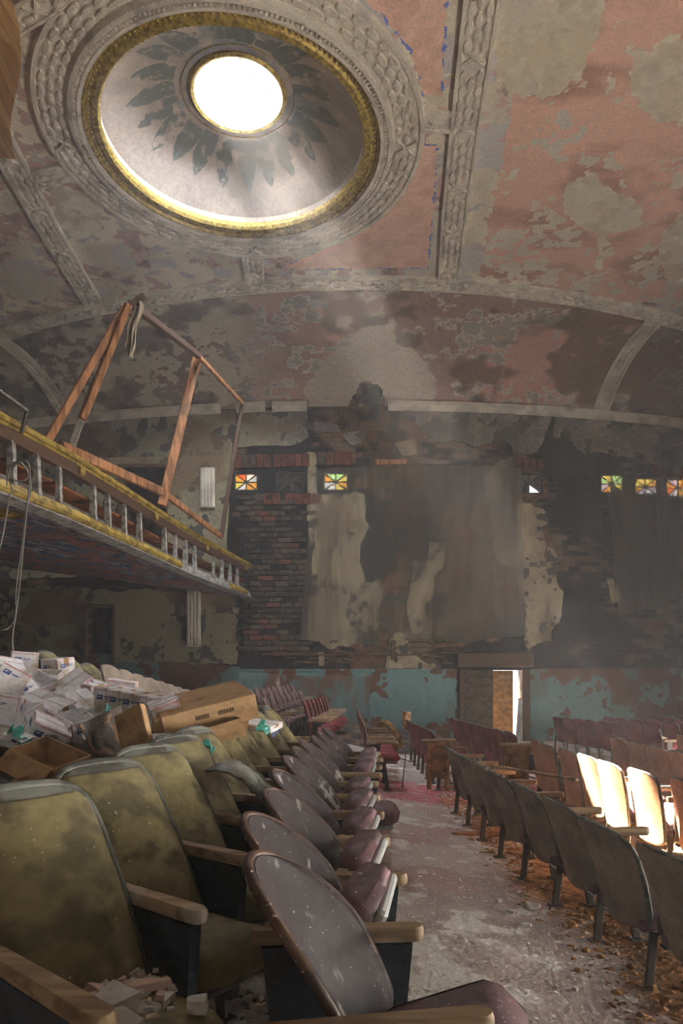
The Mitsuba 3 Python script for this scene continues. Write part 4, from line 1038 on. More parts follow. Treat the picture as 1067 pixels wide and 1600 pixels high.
def chair(kind, x, y, face, label, group, pitch=0.56, seat=0.0, near=True, far=False, z=None, panel=True, legs=2, torn=False, arm_mat='arm_wood', name='theatre_chair', fine=True, arms=None):
    """face: the way it looks, degrees from +x; seat: how far the seat is tipped up, degrees"""
    s = SPEC[kind]
    zf = float(floorZ(x, y)) if z is None else z
    k = thing(name, label, 'chair', group)
    tw = T().translate([x, y, zf]).rotate([0, 0, 1], face)
    nu, nv = (12, 18) if fine else (6, 10)
    args = (s['W'], s['z0'], s['z1'], s['x0'], s['x1'], s['pt'], s['vt'], s['pb'], s['vb'], s['bot'], s['curve'], s['th'])
    bmat, rmat, smat = s['mats']
    put('backrest', ply_of((kind, 'b', fine), lambda: back_shell(*args, 0.0 if 'pad' in s else s['puff'], nu, nv)[0], bmat, 50), None, k, to_world=tw)
    if 'pad' in s:
        put('pad', ply_of((kind, 'pad', fine), lambda: back_shell(*args[:-1], 0.02, s['puff'], nu, nv, 0.055, 0.008)[0], s['pad'], 60), None, k + '__backrest', to_world=tw)
    if fine or kind in ('tan', 'red'):
        put('backrest__rim', ply_of((kind, 'r', fine), lambda: tube(resample(back_shell(*args, 0, nu, nv)[1], 48 if fine else 24), 0.021 if kind in ('green', 'olive') else 0.014 if kind == 'brown' else 0.014, 6, True), rmat, True), None, k, to_world=tw)
    if seat is not None:
        q = 5 * round(seat / 5)
        def mk():
            m = seat_cushion(s['W'] * 0.92, 0.42, 0.095)
            Ry(m, -math.radians(q))
            return moved(m, s['x0'] - 0.02 + s.get('so', 0.10) * math.sin(math.radians(q)), 0, s['hz'] - 0.01)
        sk = put('seat', ply_of((kind, 's', q), mk, smat, 75), None, k, to_world=tw)
        if fine:
            def mp():
                m = cbox(0.36, s['W'] * 0.82, 0.035, 0.012, (0.20, 0, -0.02))
                Ry(m, -math.radians(q))
                return moved(m, s['x0'] - 0.02 + s.get('so', 0.10) * math.sin(math.radians(q)), 0, s['hz'] - 0.01)
            put('pan', ply_of((kind, 'p', q), mp, s['pan'], 30), None, sk, to_world=tw)
        if torn:
            def mt():
                a = moved(hull(np.array([(0.03, -0.20, 0.02), (0.36, -0.19, 0.02), (0.05, -0.225, 0.05), (0.34, -0.22, 0.05), (0.06, -0.18, 0.095), (0.30, -0.18, 0.10), (0.2, -0.20, 0.115)]) ), 0, 0, 0)
                Ry(a, -math.radians(q))
                return moved(a, s['x0'] - 0.02 + s.get('so', 0.10) * math.sin(math.radians(q)), 0, s['hz'] - 0.01)
            kk = put('stuffing', ply_of((kind, 't', q), mt, 'stuffing', False), None, sk, to_world=tw)
            labels[kk] = {'label': 'torn seam with pale stuffing'}
    for side, on in ((-1, near), (1, far)):
        if not on: continue
        if arms is None: ta = tw.translate([0, side * pitch / 2, 0])
        else:                             # armrests set at their own places and angles: (x, y, degrees) near, far
            ax, ay, aa = arms[0 if side < 0 else 1]
            ta = T().translate([ax, ay, zf]).rotate([0, 0, 1], aa)
        if panel is not None:
            put('armrest', ply_of((kind, 'a', arm_mat), lambda: moved(armrest(s['al'], 0.066, 0.042), s['al'] / 2 - s.get('ao', 0.27), 0, s['arm'] - 0.042), arm_mat, 40), None, k, to_world=ta)
        if panel:
            def ms():
                x0, x1 = -0.24, s['al'] - 0.27 - 0.035
                return hull([(a, b * 0.019 * c, z_) for a, z_ in ((x0 + 0.06, 0.10), (x1 - 0.05, 0.10), (x1, s['arm'] - 0.05), (x0, s['arm'] - 0.05)) for b in (-1, 1) for c in (1,)])
            put('side_panel', ply_of((kind, 'sp'), ms, 'navy', False), None, k, to_world=ta)
        def ml():
            m = [beam((-0.10, 0, s['hz'] + 0.02), (-0.13, 0, 0.0), 0.045, 0.02, 0.004), cbox(0.10, 0.07, 0.014, 0.004, (-0.13, 0, 0.008))]
            m += [beam((-0.06, 0, s['hz'] - 0.05), (0.10, 0, s['hz'] - 0.10), 0.04, 0.018, 0.004)]
            return cat(m)
        def ml2():
            return cat([beam((0.06, 0, s['hz'] + 0.05), (0.12, 0, 0.0), 0.05, 0.02, 0.004), cbox(0.10, 0.07, 0.014, 0.004, (0.12, 0, 0.008))])
        put('leg', ply_of((kind, 'l'), ml, 'iron', False), None, k, to_world=ta)
        if legs > 1: put('leg', ply_of((kind, 'l2'), ml2, 'iron', False), None, k, to_world=ta)
        if panel is False and kind != 'brown':
            put('arm_post', ply_of((kind, 'ap'), lambda: beam((-0.03, 0, s['hz']), (-0.02, 0, s['arm'] - 0.04), 0.10, 0.02, 0.004), 'iron', False), None, k, to_world=ta)
    return k

ORD = 'first second third fourth fifth sixth seventh eighth ninth tenth eleventh twelfth thirteenth fourteenth fifteenth'.split()

# first row left of the aisle: brown leather, facing right
ARM = [1.45, 2.0, 2.56, 3.13, 3.70, 4.27, 4.84, 5.40, 5.93, 6.42, 6.90]
ROT = [9, 4, 1, 0, 0, 0, 0, 0, 0, 0]
XS = [0.10, 0.01, 0.015, -0.01, 0.0, 0.01, 0.03, 0.09, 0.12, 0.16]
ZA = [0.04, 0.03, 0.02, 0.02, 0.02, 0.01, 0.0, -0.02, -0.03, -0.03]
BACK = [-9, -9, -9, -8, -8, -7, -7, -6, -6, -5]
AX = [XS[min(i, 9)] for i in range(11)]
for i in range(10):
    yc = (ARM[i] + ARM[i + 1]) / 2
    seat = (20, 65, 65, 60, 60, 60, 0, 60, 60, 60)[i]
    state = {0: 'seat down and purple', 6: 'seat left down'}.get(i, 'seat tipped up')
    chair('brown', XS[i], yc, BACK[i], f'brown leather theatre chair, {state}, {ORD[i]} from the camera beside the aisle', 'brown chairs in the row left of the aisle',
          ARM[i + 1] - ARM[i], seat, True, i == 9, 0.07 + ZA[i], torn=i in (1, 2, 3, 4), arms=[(AX[i], ARM[i], ROT[i]), (AX[i + 1], ARM[i + 1], 0)])
# second row: green velvet, tall backs, turned a little towards the camera
GF = [(-0.47, 1.40, -40), (-0.40, 2.02, -37), (-0.34, 2.62, -34), (-0.31, 3.22, -31), (-0.28, 3.82, -24), (-0.25, 4.42, -18), (-0.22, 5.02, -13), (-0.18, 5.62, -9), (-0.14, 6.22, -6), (-0.09, 6.82, -4), (-0.04, 7.42, -3)]
GA = [(x - 0.27 * math.cos(math.radians(a)), y - 0.27 * math.sin(math.radians(a)), a) for x, y, a in GF]
GX, GY, GR = [[(GA[i][k] + GA[i + 1][k]) / 2 for i in range(10)] for k in range(3)]
for i in range(10):
    chair('green', GX[i], GY[i], GR[i], f'tall green velvet theatre chair, {ORD[i]} from the camera in the second row', 'green chairs in the second row', 0.58, 0, True, i == 9, 0.14, arms=[GA[i], GA[i + 1]])
# rows right of the aisle, seen from behind
for i in range(9):
    y = 2.55 + 0.60 * i
    x = float(np.interp(y, [2.5, 3.0, 3.7, 4.5, 5.6, 6.8, 8.0], [1.77, 1.72, 1.62, 1.58, 1.48, 1.42, 1.38]))
    chair('grey', x, y, (9, 8, 7, 6, 5, 4, 3, 3, 2)[i], f'grey-brown theatre chair seen from behind, {ORD[i]} from the camera right of the aisle', 'grey chairs in the row right of the aisle', 0.60, 5, True, i == 8, panel=False)
def row(kind, p, q, n, face, text, group, **k):
    d = np.subtract(q, p) / max(1, n - 1)
    for i in range(n):
        c = np.asarray(p, float) + d * i
        chair(kind, c[0], c[1], face, f'{text}, {ORD[i]} from {k.get("start", "its left end")}', group, pitch=float(np.linalg.norm(d)), near=True, far=i in (0, n - 1), **{a: b for a, b in k.items() if a != 'start'})
for i in range(8):
    chair('tan', (2.51, 2.46, 2.53, 2.56, 2.57, 2.64, 2.76, 2.9)[i], 8.1 - 0.5 * i, 2, f'theatre chair coloured sunlit tan in the sunbeam row, {ORD[i]} from the far end', 'chairs coloured sunlit tan in the second row right of the aisle', 0.5, 25, True, i == 0, panel=False)
row('tan', (3.62, 8.5), (3.68, 5.0), 8, 4, 'theatre chair coloured sunlit tan, row behind the sunbeam one', 'chairs coloured sunlit tan in the third row right of the aisle', panel=False, seat=25, fine=False, start='the far end')
row('tan', (4.68, 8.95), (4.7, 5.95), 7, 5, 'shaded theatre chair, fourth row at the right edge', 'chairs in the fourth row right of the aisle', panel=False, seat=25, fine=False, start='the far end')
# beyond the cross aisle
row('red', (1.42, 9.55), (1.42, 12.6), 6, 0, 'dark red theatre chair, short row left of the doorway', 'red chairs in the short row beyond the cross aisle', panel=False, seat=25, start='the camera')
row('red', (2.40, 9.05), (2.42, 13.8), 9, 2, 'dark red theatre chair, row leading to the doorway', 'red chairs in the row leading to the doorway', panel=False, seat=25, start='the camera')
row('red', (5.35, 11.6), (5.0, 15.4), 8, 10, 'dim red theatre chair, long row right of the doorway', 'red chairs in the long row right of the doorway', panel=False, seat=25, fine=False, start='the camera')
row('red', (6.55, 12.0), (6.3, 15.8), 7, 12, 'dim red theatre chair, second long row at the right', 'red chairs in the second long row at the right', panel=False, seat=25, fine=False, start='the camera')
row('red', (7.75, 12.6), (7.6, 16.2), 7, 14, 'dim red theatre chair, rearmost row at the right', 'red chairs in the rearmost row at the right', panel=False, seat=25, fine=False, start='the camera')
row('maroon', (0.46, 9.0), (0.50, 10.9), 4, 0, 'maroon theatre chair, short row past the brown ones', 'maroon chairs beyond the brown row', panel=False, seat=0, start='the camera')
row('maroon', (-0.42, 12.0), (-0.15, 15.8), 7, 0, 'maroon theatre chair before the plastic-draped wainscot', 'maroon chairs before the wainscot', panel=False, seat=0, start='the camera')
row('dark', (-1.10, 12.0), (-0.75, 16.2), 8, -3, 'black theatre chair behind the maroon ones', 'black chairs behind the maroon ones', panel=False, seat=25, fine=False, z=0.13, start='the camera')
row('dark', (-1.45, 12.6), (-1.0, 17.0), 9, -3, 'black theatre chair in the rear dark row', 'black chairs in the rear dark row', panel=False, seat=25, fine=False, z=0.26, start='the camera')
for i in range(9):
    y = 8.1 + 0.56 * i
    chair('taupe', -2.52 + 0.005 * i, y, -4, f'dim theatre chair behind the white boxes, {ORD[i]} from the left', 'dim chairs behind the boxes', 0.56, 25, True, False, 0.66 - 0.055 * i, panel=False, fine=False)
for i in range(9):
    y = 8.5 + 0.56 * i
    chair('olive', -3.22 + 0.05 * i, y, -4, f'dim olive theatre chair under the balcony edge, {ORD[i]} from left', 'dim olive chairs under the balcony edge', 0.56, 25, True, False, 0.82 - 0.07 * i, panel=False, fine=False)

# carved end panels of two rows
for x, y, lab in ((1.30, 9.23, 'carved orange-brown row-end standard of the short red row'), (2.22, 8.72, 'carved orange-brown row-end standard nearest the doorway row')):
    k = thing('row_end', lab, 'row end')
    z0 = float(floorZ(x, y))
    put('body', cat([cbox(0.06, 0.05, 0.60, 0.01, (x - 0.13, y, z0 + 0.30)), cbox(0.06, 0.05, 0.60, 0.01, (x + 0.11, y, z0 + 0.30)), cbox(0.30, 0.045, 0.06, 0.01, (x - 0.01, y, z0 + 0.20)), cbox(0.34, 0.055, 0.10, 0.015, (x - 0.01, y, z0 + 0.60))]), M['cast'], k)
    put('panel', cbox(0.20, 0.02, 0.36, 0.004, (x - 0.01, y, z0 + 0.40)), M['cast'], k)
    b = trimesh.creation.icosphere(subdivisions=2, radius=0.055)
    b.apply_scale((1, 0.5, 1))
    put('boss', moved(b, x - 0.01, y - 0.03, z0 + 0.56), M['cast'], k, True)
    put('moulding', cat([cbox(0.15, 0.03, 0.02, 0.004, (x - 0.01, y - 0.012, z0 + 0.27)), cbox(0.02, 0.03, 0.22, 0.004, (x - 0.085, y - 0.012, z0 + 0.38)), cbox(0.02, 0.03, 0.22, 0.004, (x + 0.065, y - 0.012, z0 + 0.38))]), M['cast'], k)
    put('top_pad', moved(armrest(0.46, 0.085, 0.04), x, y, z0 + 0.645), M['arm_wood'], k, 40)

# ---------------------------------------------------------------- the heap of boxes
def heapZ(x, y):
    c = np.stack([np.asarray(x) * 1.7, np.asarray(y) * 1.7, np.asarray(x) * 0], -1)
    d = np.stack([np.asarray(x) * 7, np.asarray(y) * 7, np.asarray(x) * 0], -1)
    t = np.clip((np.asarray(x) + 3.9) / 0.8, 0, 1) * np.clip((-0.95 - np.asarray(x)) / 0.55, 0, 1) * np.clip((np.asarray(y) - 2.0) / 0.8, 0, 1) * np.clip((7.4 - np.asarray(y)) / 0.8, 0, 1)
    base = np.interp(np.asarray(x), [-3.6, -2.6, -1.7, -1.1], [1.18, 1.02, 0.70, 0.35])
    return base * t + 0.16 * (meshkit.fbm(c, 3, 4) - 0.5) + 0.16 * (meshkit.fbm(d, 3, 8) - 0.5)
hm = grid(lambda u, v: (u, v, np.maximum(heapZ(u, v), floorZ(u, v) - 0.05)), 90, 110, (-4.1, -0.9), (1.6, 7.6))
k = put('rubbish_heap', hm, M['rubble'], None, 40)
tag(k, 'dark heap of rotted rubbish beneath the white boxes, behind the green chairs', 'rubbish', kind='stuff')

def rotm(yaw, pitch, roll):
    return trimesh.transformations.euler_matrix(math.radians(roll), math.radians(pitch), math.radians(yaw), 'sxyz')

def carton(label, group, c, size, yaw, pitch=0, roll=0, open_=0, mat='white_box', marks=True, name='carton'):
    """box with flaps, printed stripes and emblem; open_: how many flaps stand open"""
    L, W, H = size
    k = thing(name, label, 'box', group)
    tm = np.eye(4)
    tm[:3, 3] = c
    tw = T(tm @ rotm(yaw, pitch, roll))
    if open_:
        t = 0.006
        walls = [box(L, t, H, (0, s * (W / 2 - t / 2), 0)) for s in (-1, 1)] + [box(t, W - 2 * t, H, (s * (L / 2 - t / 2), 0, 0)) for s in (-1, 1)] + [box(L, W, t, (0, 0, -H / 2 + t / 2))]
        put('body', cat(walls), M[mat], k, to_world=tw)
        for j in range(open_):
            s = (-1, 1)[j % 2]
            if j < 2:
                f = box(L * 0.98, W * 0.5, 0.004, (0, s * W * 0.25, 0))
                f.apply_transform(trimesh.transformations.rotation_matrix(s * math.radians(-35 - 25 * rng.random()), (1, 0, 0)))
                moved(f, 0, s * W / 2, H / 2)
            else:
                f = box(W * 0.5, W * 0.98, 0.004, (s * W * 0.25, 0, 0))
                f.apply_transform(trimesh.transformations.rotation_matrix(s * math.radians(30 + 30 * rng.random()), (0, 1, 0)))
                moved(f, s * L / 2, 0, H / 2)
            put('flap', f, M[mat], k, to_world=tw)
    else:
        put('body', cbox(L, W, H, 0.004), M[mat], k, to_world=tw)
        put('tape', cat([box(L * 1.004, 0.003, 0.003, (0, 0.0, H / 2)), box(0.003, 0.05, H * 0.4, (L / 2, 0, H * 0.3))]), M['cardboard'], k, to_world=tw)
    if marks:
        st = []
        e = 0.0012
        for s in (-1, 1):
            st.append(box(L * 0.96, e, 0.003, (0, s * (W / 2 + e / 3), H / 2 - 0.014)))
            st.append(box(L * 0.96, e, 0.0015, (0, s * (W / 2 + e / 3), H / 2 - 0.020)))
            st.append(box(e, W * 0.96, 0.003, (s * (L / 2 + e / 3), 0, H / 2 - 0.014)))
            if not open_: st.append(box(L * 0.96, 0.003, e, (0, s * (W / 2 - 0.014), H / 2 + e / 3)))
        st.append(box(0.003, e, H * 0.94, (L / 2 - 0.014, -(W / 2 + e / 3), 0)))
        put('stripe', cat(st), M['box_red'], k, to_world=tw)
        art = (sg.Polygon([(0, 0), (0.052, 0), (0.060, 0.036), (0.008, 0.036)]).difference(sg.Polygon([(0.008, 0.016), (0.05, 0.021), (0.018, 0.028)])), sg.box(0.068, 0.020, 0.125, 0.026), sg.box(0.068, 0.010, 0.11, 0.014))
        for s in (-1, 1):
            for side in ((0, 1) if min(W, L) > 0.16 else (0,)):
                em = []
                for base in art:
                    m = trimesh.creation.extrude_polygon(base, e, engine='earcut')
                    moved(m, -(L if side == 0 else W) / 2 + 0.025, H / 2 - 0.085, 0)
                    m.apply_transform(trimesh.transformations.rotation_matrix(math.pi / 2, (1, 0, 0)))
                    if side == 0:
                        if s > 0: m.apply_transform(trimesh.transformations.rotation_matrix(math.pi, (0, 0, 1)))
                        em.append(moved(m, 0, s * (W / 2 + e / 3), 0))
                    else:
                        m.apply_transform(trimesh.transformations.rotation_matrix(s * math.pi / 2, (0, 0, 1)))
                        em.append(moved(m, s * (L / 2 + e / 3), 0, 0))
                put('emblem', cat(em), M['box_blue'], k, to_world=tw)
    return k, tw

GB = 'white mailing boxes in the heap'
S_, M_ = (0.22, 0.19, 0.20), (0.30, 0.24, 0.15)
def wb(x, y, d, size, yaw, pitch, roll, open_, label, **k): return carton(label, GB, at(x, y, d), size, yaw, pitch, roll, open_, **k)
wb(37, 1037, 6.1, (0.22, 0.18, 0.21), 28, 4, 2, 0, 'upright white mailing box standing highest on the heap at the left')
wb(91, 1045, 6.2, (0.24, 0.18, 0.19), -32, 0, 8, 0, 'white mailing box lying across the top of the heap, second from the left')
wb(62, 1060, 5.9, (0.34, 0.24, 0.12), 12, 3, 10, 2, 'open white mailing box between the two topmost boxes')
wb(4, 1045, 5.7, (0.30, 0.22, 0.14), 40, 10, 25, 0, 'tilted white mailing box at the left edge, upper one')
wb(10, 1072, 5.2, (0.22, 0.20, 0.26), 30, 30, -20, 0, 'large tilted white mailing box at the left edge')
wb(28, 1090, 5.3, (0.26, 0.20, 0.12), -20, -40, 15, 2, 'burst white mailing box left of the long one')
wb(60, 1075, 5.5, (0.26, 0.20, 0.16), -25, 20, 20, 3, 'burst white mailing box below the open one near the top')
wb(112, 1066, 5.5, (0.26, 0.20, 0.03), 40, -35, 30, 0, 'flat white mailing box leaning with its striped edge up')
wb(140, 1078, 5.6, (0.26, 0.20, 0.14), -30, 10, 5, 0, 'white mailing box behind the white flaps')
wb(76, 1108, 5.0, (0.40, 0.20, 0.16), -28, 14, 25, 0, 'long white mailing box lying in the middle of the heap')
wb(75, 1144, 4.6, (0.25, 0.19, 0.15), 34, 26, 24, 0, 'tilted white mailing box with two red stamps in front of the heap')
wb(122, 1138, 4.8, (0.22, 0.20, 0.20), -38, 16, 12, 2, 'greyish open mailing box right of the stamped box')
wb(6, 1112, 4.9, (0.24, 0.20, 0.22), 10, 10, -12, 0, 'stained white mailing box at the left edge, lower one')
wb(36, 1126, 4.8, (0.24, 0.20, 0.18), -15, -6, 20, 1, 'greyed mailing box behind the teal rag')
wb(166, 1124, 4.8, (0.24, 0.18, 0.10), -30, 22, 18, 1, 'white mailing box with a teal strip')
wb(160, 1148, 4.6, (0.24, 0.20, 0.05), 20, -25, 20, 0, 'flattened white mailing box beside the big leaning cardboard')
wb(248, 1162, 4.3, (0.28, 0.18, 0.10), 14, 0, 4, 1, 'white open tray among the boxes behind the third green chair')
wb(288, 1162, 4.5, (0.22, 0.18, 0.06), -15, 8, 10, 0, 'small white carton right of the white tray')
wb(405, 1133, 5.4, (0.30, 0.22, 0.05), -20, 6, 8, 0, 'flattened white carton at the right end of the heap')
wb(258, 1110, 4.75, (0.20, 0.15, 0.16), 20, -22, 18, 0, 'dirty tilted mailing box leaning on the row of upright boxes')
wb(100, 1090, 5.2, (0.28, 0.22, 0.02), 30, -20, 35, 0, 'white loose lid among the boxes', marks=False)
wb(134, 1098, 5.0, (0.34, 0.20, 0.012), -35, 30, 10, 0, 'long white flap sticking up in the middle of the heap', marks=False)
wb(15, 1145, 4.6, (0.26, 0.20, 0.14), 20, 15, 10, 2, 'stained box under the teal rag at the left edge')
wb(190, 1075, 6.0, (0.24, 0.18, 0.14), 10, 8, 3, 0, 'white mailing box behind the row of upright boxes')
wb(50, 1160, 4.5, (0.22, 0.18, 0.10), -30, 12, -18, 2, 'crushed white box half under the stamped box')
wb(190, 1150, 4.5, (0.20, 0.16, 0.10), 30, 12, 18, 0, 'small white box wedged behind the leaning cardboard')
for i in range(5):
    x = 176 + 20.5 * i
    carton(f'upright white mailing box in the tight row, {ORD[i]} from the left', GB, at(x, 1098 + 4.0 * i, 5.0 - 0.03 * i), (0.125, 0.26, 0.235), -22, 3, 2, 0)
for (x, y, d, r, lab) in ((58, 1152, 4.45, 0.024, 0), (92, 1153, 4.47, 0.02, 1)): pass
for q, (dx, dy) in enumerate(((-0.06, -0.03), (0.065, -0.02))):
    key = [a for a in labels if labels[a].get('label', '').startswith('tilted white mailing box with two red')][0]
    disc = trimesh.creation.cylinder(radius=0.026, height=0.0015, sections=20)
    disc.apply_transform(trimesh.transformations.rotation_matrix(math.pi / 2, (1, 0, 0)))
    moved(disc, dx, -0.0955, dy)
    put('stamp', disc, M['box_red'], key, to_world=scene[key + '__body']['to_world'])

GC = 'brown cardboard boxes in the heap'
carton('large closed brown cardboard box with dark lettering, tilted on top of the heap', GC, at(316, 1108, 4.9), (0.66, 0.46, 0.18), 24, -13, 12, 0, 'cardboard', False, 'cardboard_box')
kb = [a for a in labels if labels[a]['label'].startswith('large closed brown')][0]
for q, (x0, w) in enumerate(((-0.10, 0.10), (0.06, 0.12))):
    st = cat([box(w * 0.13, 0.0016, 0.03, (x0 + w * 0.16 * j, -0.2305, 0.02)) for j in range(6)])
    put('lettering', st, M['dark_timber'], kb, to_world=scene[kb + '__body']['to_world'])
carton('brown cardboard box end under the large closed one', GC, at(270, 1133, 4.7), (0.26, 0.2, 0.14), 20, -6, 4, 0, 'cardboard', False, 'cardboard_box')
carton('small torn brown cardboard box right of the large one', GC, at(372, 1120, 5.2), (0.14, 0.2, 0.22), 15, 10, 8, 1, 'cardboard', False, 'cardboard_box')
carton('torn open brown cardboard tray under the large closed box', GC, at(330, 1140, 4.75), (0.36, 0.26, 0.10), 26, -14, 5, 3, 'cardboard', False, 'cardboard_box')
carton('open brown carton with white flaps behind the second green chair', GC, at(78, 1196, 3.75), (0.36, 0.24, 0.16), -28, 14, 12, 2, 'cardboard', False, 'cardboard_box')
carton('flat brown carton with red edge below the open one', GC, at(80, 1228, 3.5), (0.30, 0.22, 0.05), -22, 10, 6, 1, 'cardboard', False, 'cardboard_box')
k = put('cardboard_slab', beam(at(202, 1110, 4.0), at(222, 1200, 3.85), 0.19, 0.05, 0.004, 1.0), M['cardboard'])
tag(k, 'upright slab of brown cardboard leaning behind the second green chair', 'cardboard', GC)
def rag(name, c, sx, sy, mat, label, cat_, seed, amp=0.10, rot=0.0, tilt=0.0):
    m = grid(lambda u, v: ((u - 0.5) * sx, (v - 0.5) * sy, amp * 2 * (meshkit.fbm(np.stack([u * 3, v * 3, u * 0 + seed], -1), 3, seed) - 0.5)), 22, 22)
    m.apply_transform(rotm(rot, tilt, tilt * 0.4))
    m.apply_translation(c)
    k = put(name, thicken(m, 0.006), M[mat], None, True)
    tag(k, label, cat_)
rag('leather_scrap', at(176, 1168, 4.0), 0.40, 0.42, 'rubble', 'dark mouldy sheet of leather hanging from the leaning cardboard', 'leather scrap', 3, 0.08, 10, 62)
rag('dark_rag', at(118, 1172, 4.2), 0.34, 0.30, 'rubble', 'dark rotten cloth between the stamped box and the leather sheet', 'rag', 5, 0.12, 30, 15)
rag('teal_rag', at(30, 1152, 4.4), 0.16, 0.12, 'teal_bag', 'crumpled teal plastic rag at the left of the heap', 'rag', 7, 0.09, 20, 40)
rag('teal_rag', at(171, 1112, 4.7), 0.06, 0.22, 'teal_bag', 'narrow teal plastic strip across a white box', 'rag', 9, 0.04, 35, 40)
rag('teal_rag', at(412, 1136, 5.2), 0.10, 0.08, 'teal_bag', 'small teal plastic scrap at the right end of the heap', 'rag', 11, 0.06, 0, 30)
rag('teal_rag', at(325, 1166, 4.2), 0.08, 0.06, 'teal_bag', 'small teal plastic scrap behind the fourth green chair', 'rag', 12, 0.05, 0, 30)
for q, (a, b, lab) in enumerate((((300, 1140, 4.4), (318, 1172, 4.2), 'thin wooden slat sticking up behind the fourth green chair'), ((140, 1210, 3.6), (150, 1262, 3.3), 'pale broken slat between the first and second green backs'))):
    k = put('slat', beam(at(*a), at(*b), 0.05, 0.015, 0.003), M['timber'])
    tag(k, lab, 'slat')

# torn board lying over the arms of the green row
m = grid(lambda u, v: (0.34 * (u - 0.5), 0.46 * (v - 0.5) * (1 - 0.45 * u), 0.05 * np.sin(3 * u + 4 * v) + 0.04 * (meshkit.fbm(np.stack([u * 5, v * 5, u * 0], -1), 3, 2) - 0.5)), 20, 20)
m.apply_transform(rotm(-38, 22, -6))
m.apply_translation(at(402, 1224, 3.62))
k = put('torn_panel', thicken(m, 0.012), M['rim'], None, 40)
tag(k, 'torn dusty panel with dark ragged edge lying across the arms of the green chairs', 'panel')

# fallen plaster on the nearest green seat
seat0 = np.array([GX[0], GY[0]])
f0 = math.radians(GR[0])
def shard(c, r, h, seed, mat, name, label, group, tilt=12):
    q = np.random.default_rng(seed)
    n = q.integers(5, 8)
    a = np.sort(q.uniform(0, 2 * math.pi, n))
    rr = r * q.uniform(0.65, 1.1, n)
    pts = np.vstack([np.stack([rr * np.cos(a), rr * np.sin(a), np.full(n, -h / 2)], 1), np.stack([rr * np.cos(a) * 0.9, rr * np.sin(a) * 0.9, np.full(n, h / 2)], 1)])
    m = hull(pts)
    m.apply_transform(rotm(q.uniform(0, 360), q.uniform(-tilt, tilt), q.uniform(-tilt, tilt)))
    m.apply_translation(c)
    k = put(name, m, M[mat])
    tag(k, label, 'plaster chunk', group)
    return k
def on_seat(u, v):                        # forward, sideways from the seat middle
    return np.array([seat0[0] + math.cos(f0) * u - math.sin(f0) * v, seat0[1] + math.sin(f0) * u + math.cos(f0) * v])
SZ = 0.14 + 0.37 + 0.095
GP = 'fallen plaster on the nearest green seat'
big = [(0.17, -0.12, 0.115, 0.03, 'plaster_chunk', 'largest flat white slab of plaster on the front of the nearest green seat'),
       (0.06, -0.17, 0.085, 0.035, 'plaster_pink', 'pinkish plaster slab near the wooden arm on the nearest green seat'),
       (0.04, 0.09, 0.065, 0.022, 'plaster_pink', 'flat pink plaster chip at the back of the nearest green seat'),
       (0.24, 0.10, 0.032, 0.035, 'plaster_chunk', 'lone white plaster lump right of the pile on the nearest green seat'),
       (0.14, 0.07, 0.042, 0.018, 'plaster_chunk', 'thin grey plaster sliver near the lone lump'),
       (-0.02, -0.01, 0.035, 0.03, 'plaster_blue', 'plaster piece with a blue painted face on the nearest green seat'),
       (0.07, -0.04, 0.075, 0.05, 'plaster_chunk', 'thick grey plaster lump in the middle of the pile on the nearest green seat')]
for i, (u, v, r, h, mat, lab) in enumerate(big):
    p = on_seat(u + 0.03, v)
    shard((p[0], p[1], SZ + 0.02 + h / 2), r, h, 50 + i, mat, 'plaster_chunk', lab, GP, 8)
q = np.random.default_rng(5)
for i in range(110):
    u, v = np.clip(q.normal(0.05, 0.085), -0.05, 0.30), np.clip(q.normal(-0.02, 0.09), -0.2, 0.19)
    r = q.uniform(0.007, 0.034)
    p = on_seat(u, v)
    dist = math.hypot(u - 0.05, v + 0.02)
    shard((p[0], p[1], SZ + 0.012 + max(0, 0.05 - dist * 0.4) * q.random()), r, r * 0.9, 100 + i, ('plaster_chunk', 'plaster_chunk', 'plaster_chunk', 'plaster_pink')[i % 4], 'plaster_chunk', 'small crumb of fallen plaster in the pile on the nearest green seat', 'small plaster crumbs on the nearest green seat', 30)

# ---------------------------------------------------------------- litter on the floor
def scatter(n, seed, fx, size, flat, squash=0.5):
    """n small bits with their base on the floor as one mesh"""
    q = np.random.default_rng(seed)
    base = trimesh.creation.icosahedron() if not flat else hull([(1, 0, 0), (0.3, 0.9, 0), (-0.8, 0.5, 0), (-0.6, -0.7, 0), (0.4, -0.8, 0), (0.2, 0.1, 0.35)])
    V, Fc = np.array(base.vertices), np.array(base.faces)
    xy = fx(q, n)
    s = size * q.lognormal(0, 0.55, n)
    a = q.uniform(0, 2 * math.pi, n)
    st = q.uniform(0.6, 1.4, (n, 3)) * [1, 1, squash]
    v = V[None] * st[:, None] * s[:, None, None]
    c, sn = np.cos(a), np.sin(a)
    w = np.stack([v[..., 0] * c[:, None] - v[..., 1] * sn[:, None], v[..., 0] * sn[:, None] + v[..., 1] * c[:, None], v[..., 2]], -1)
    w[..., 0] += xy[:, :1]
    w[..., 1] += xy[:, 1:]
    w[..., 2] += floorZ(xy[:, :1], xy[:, 1:]) + 0.001
    return trimesh.Trimesh(w.reshape(-1, 3), (Fc[None] + (np.arange(n) * len(V))[:, None, None]).reshape(-1, 3), process=False)
def aisle(q, n):
    y = 1.6 + 17 * q.random(n) ** 1.6
    return np.stack([q.uniform(0.05, 1.5, n) + np.where(y > 9, q.uniform(-0.8, 1.0, n), 0), y], 1)
k = put('floor_litter', scatter(7000, 31, aisle, 0.006, True), M['chip'])
tag(k, 'crumbs of plaster and paint strewn over the aisle floor', 'litter', kind='stuff')
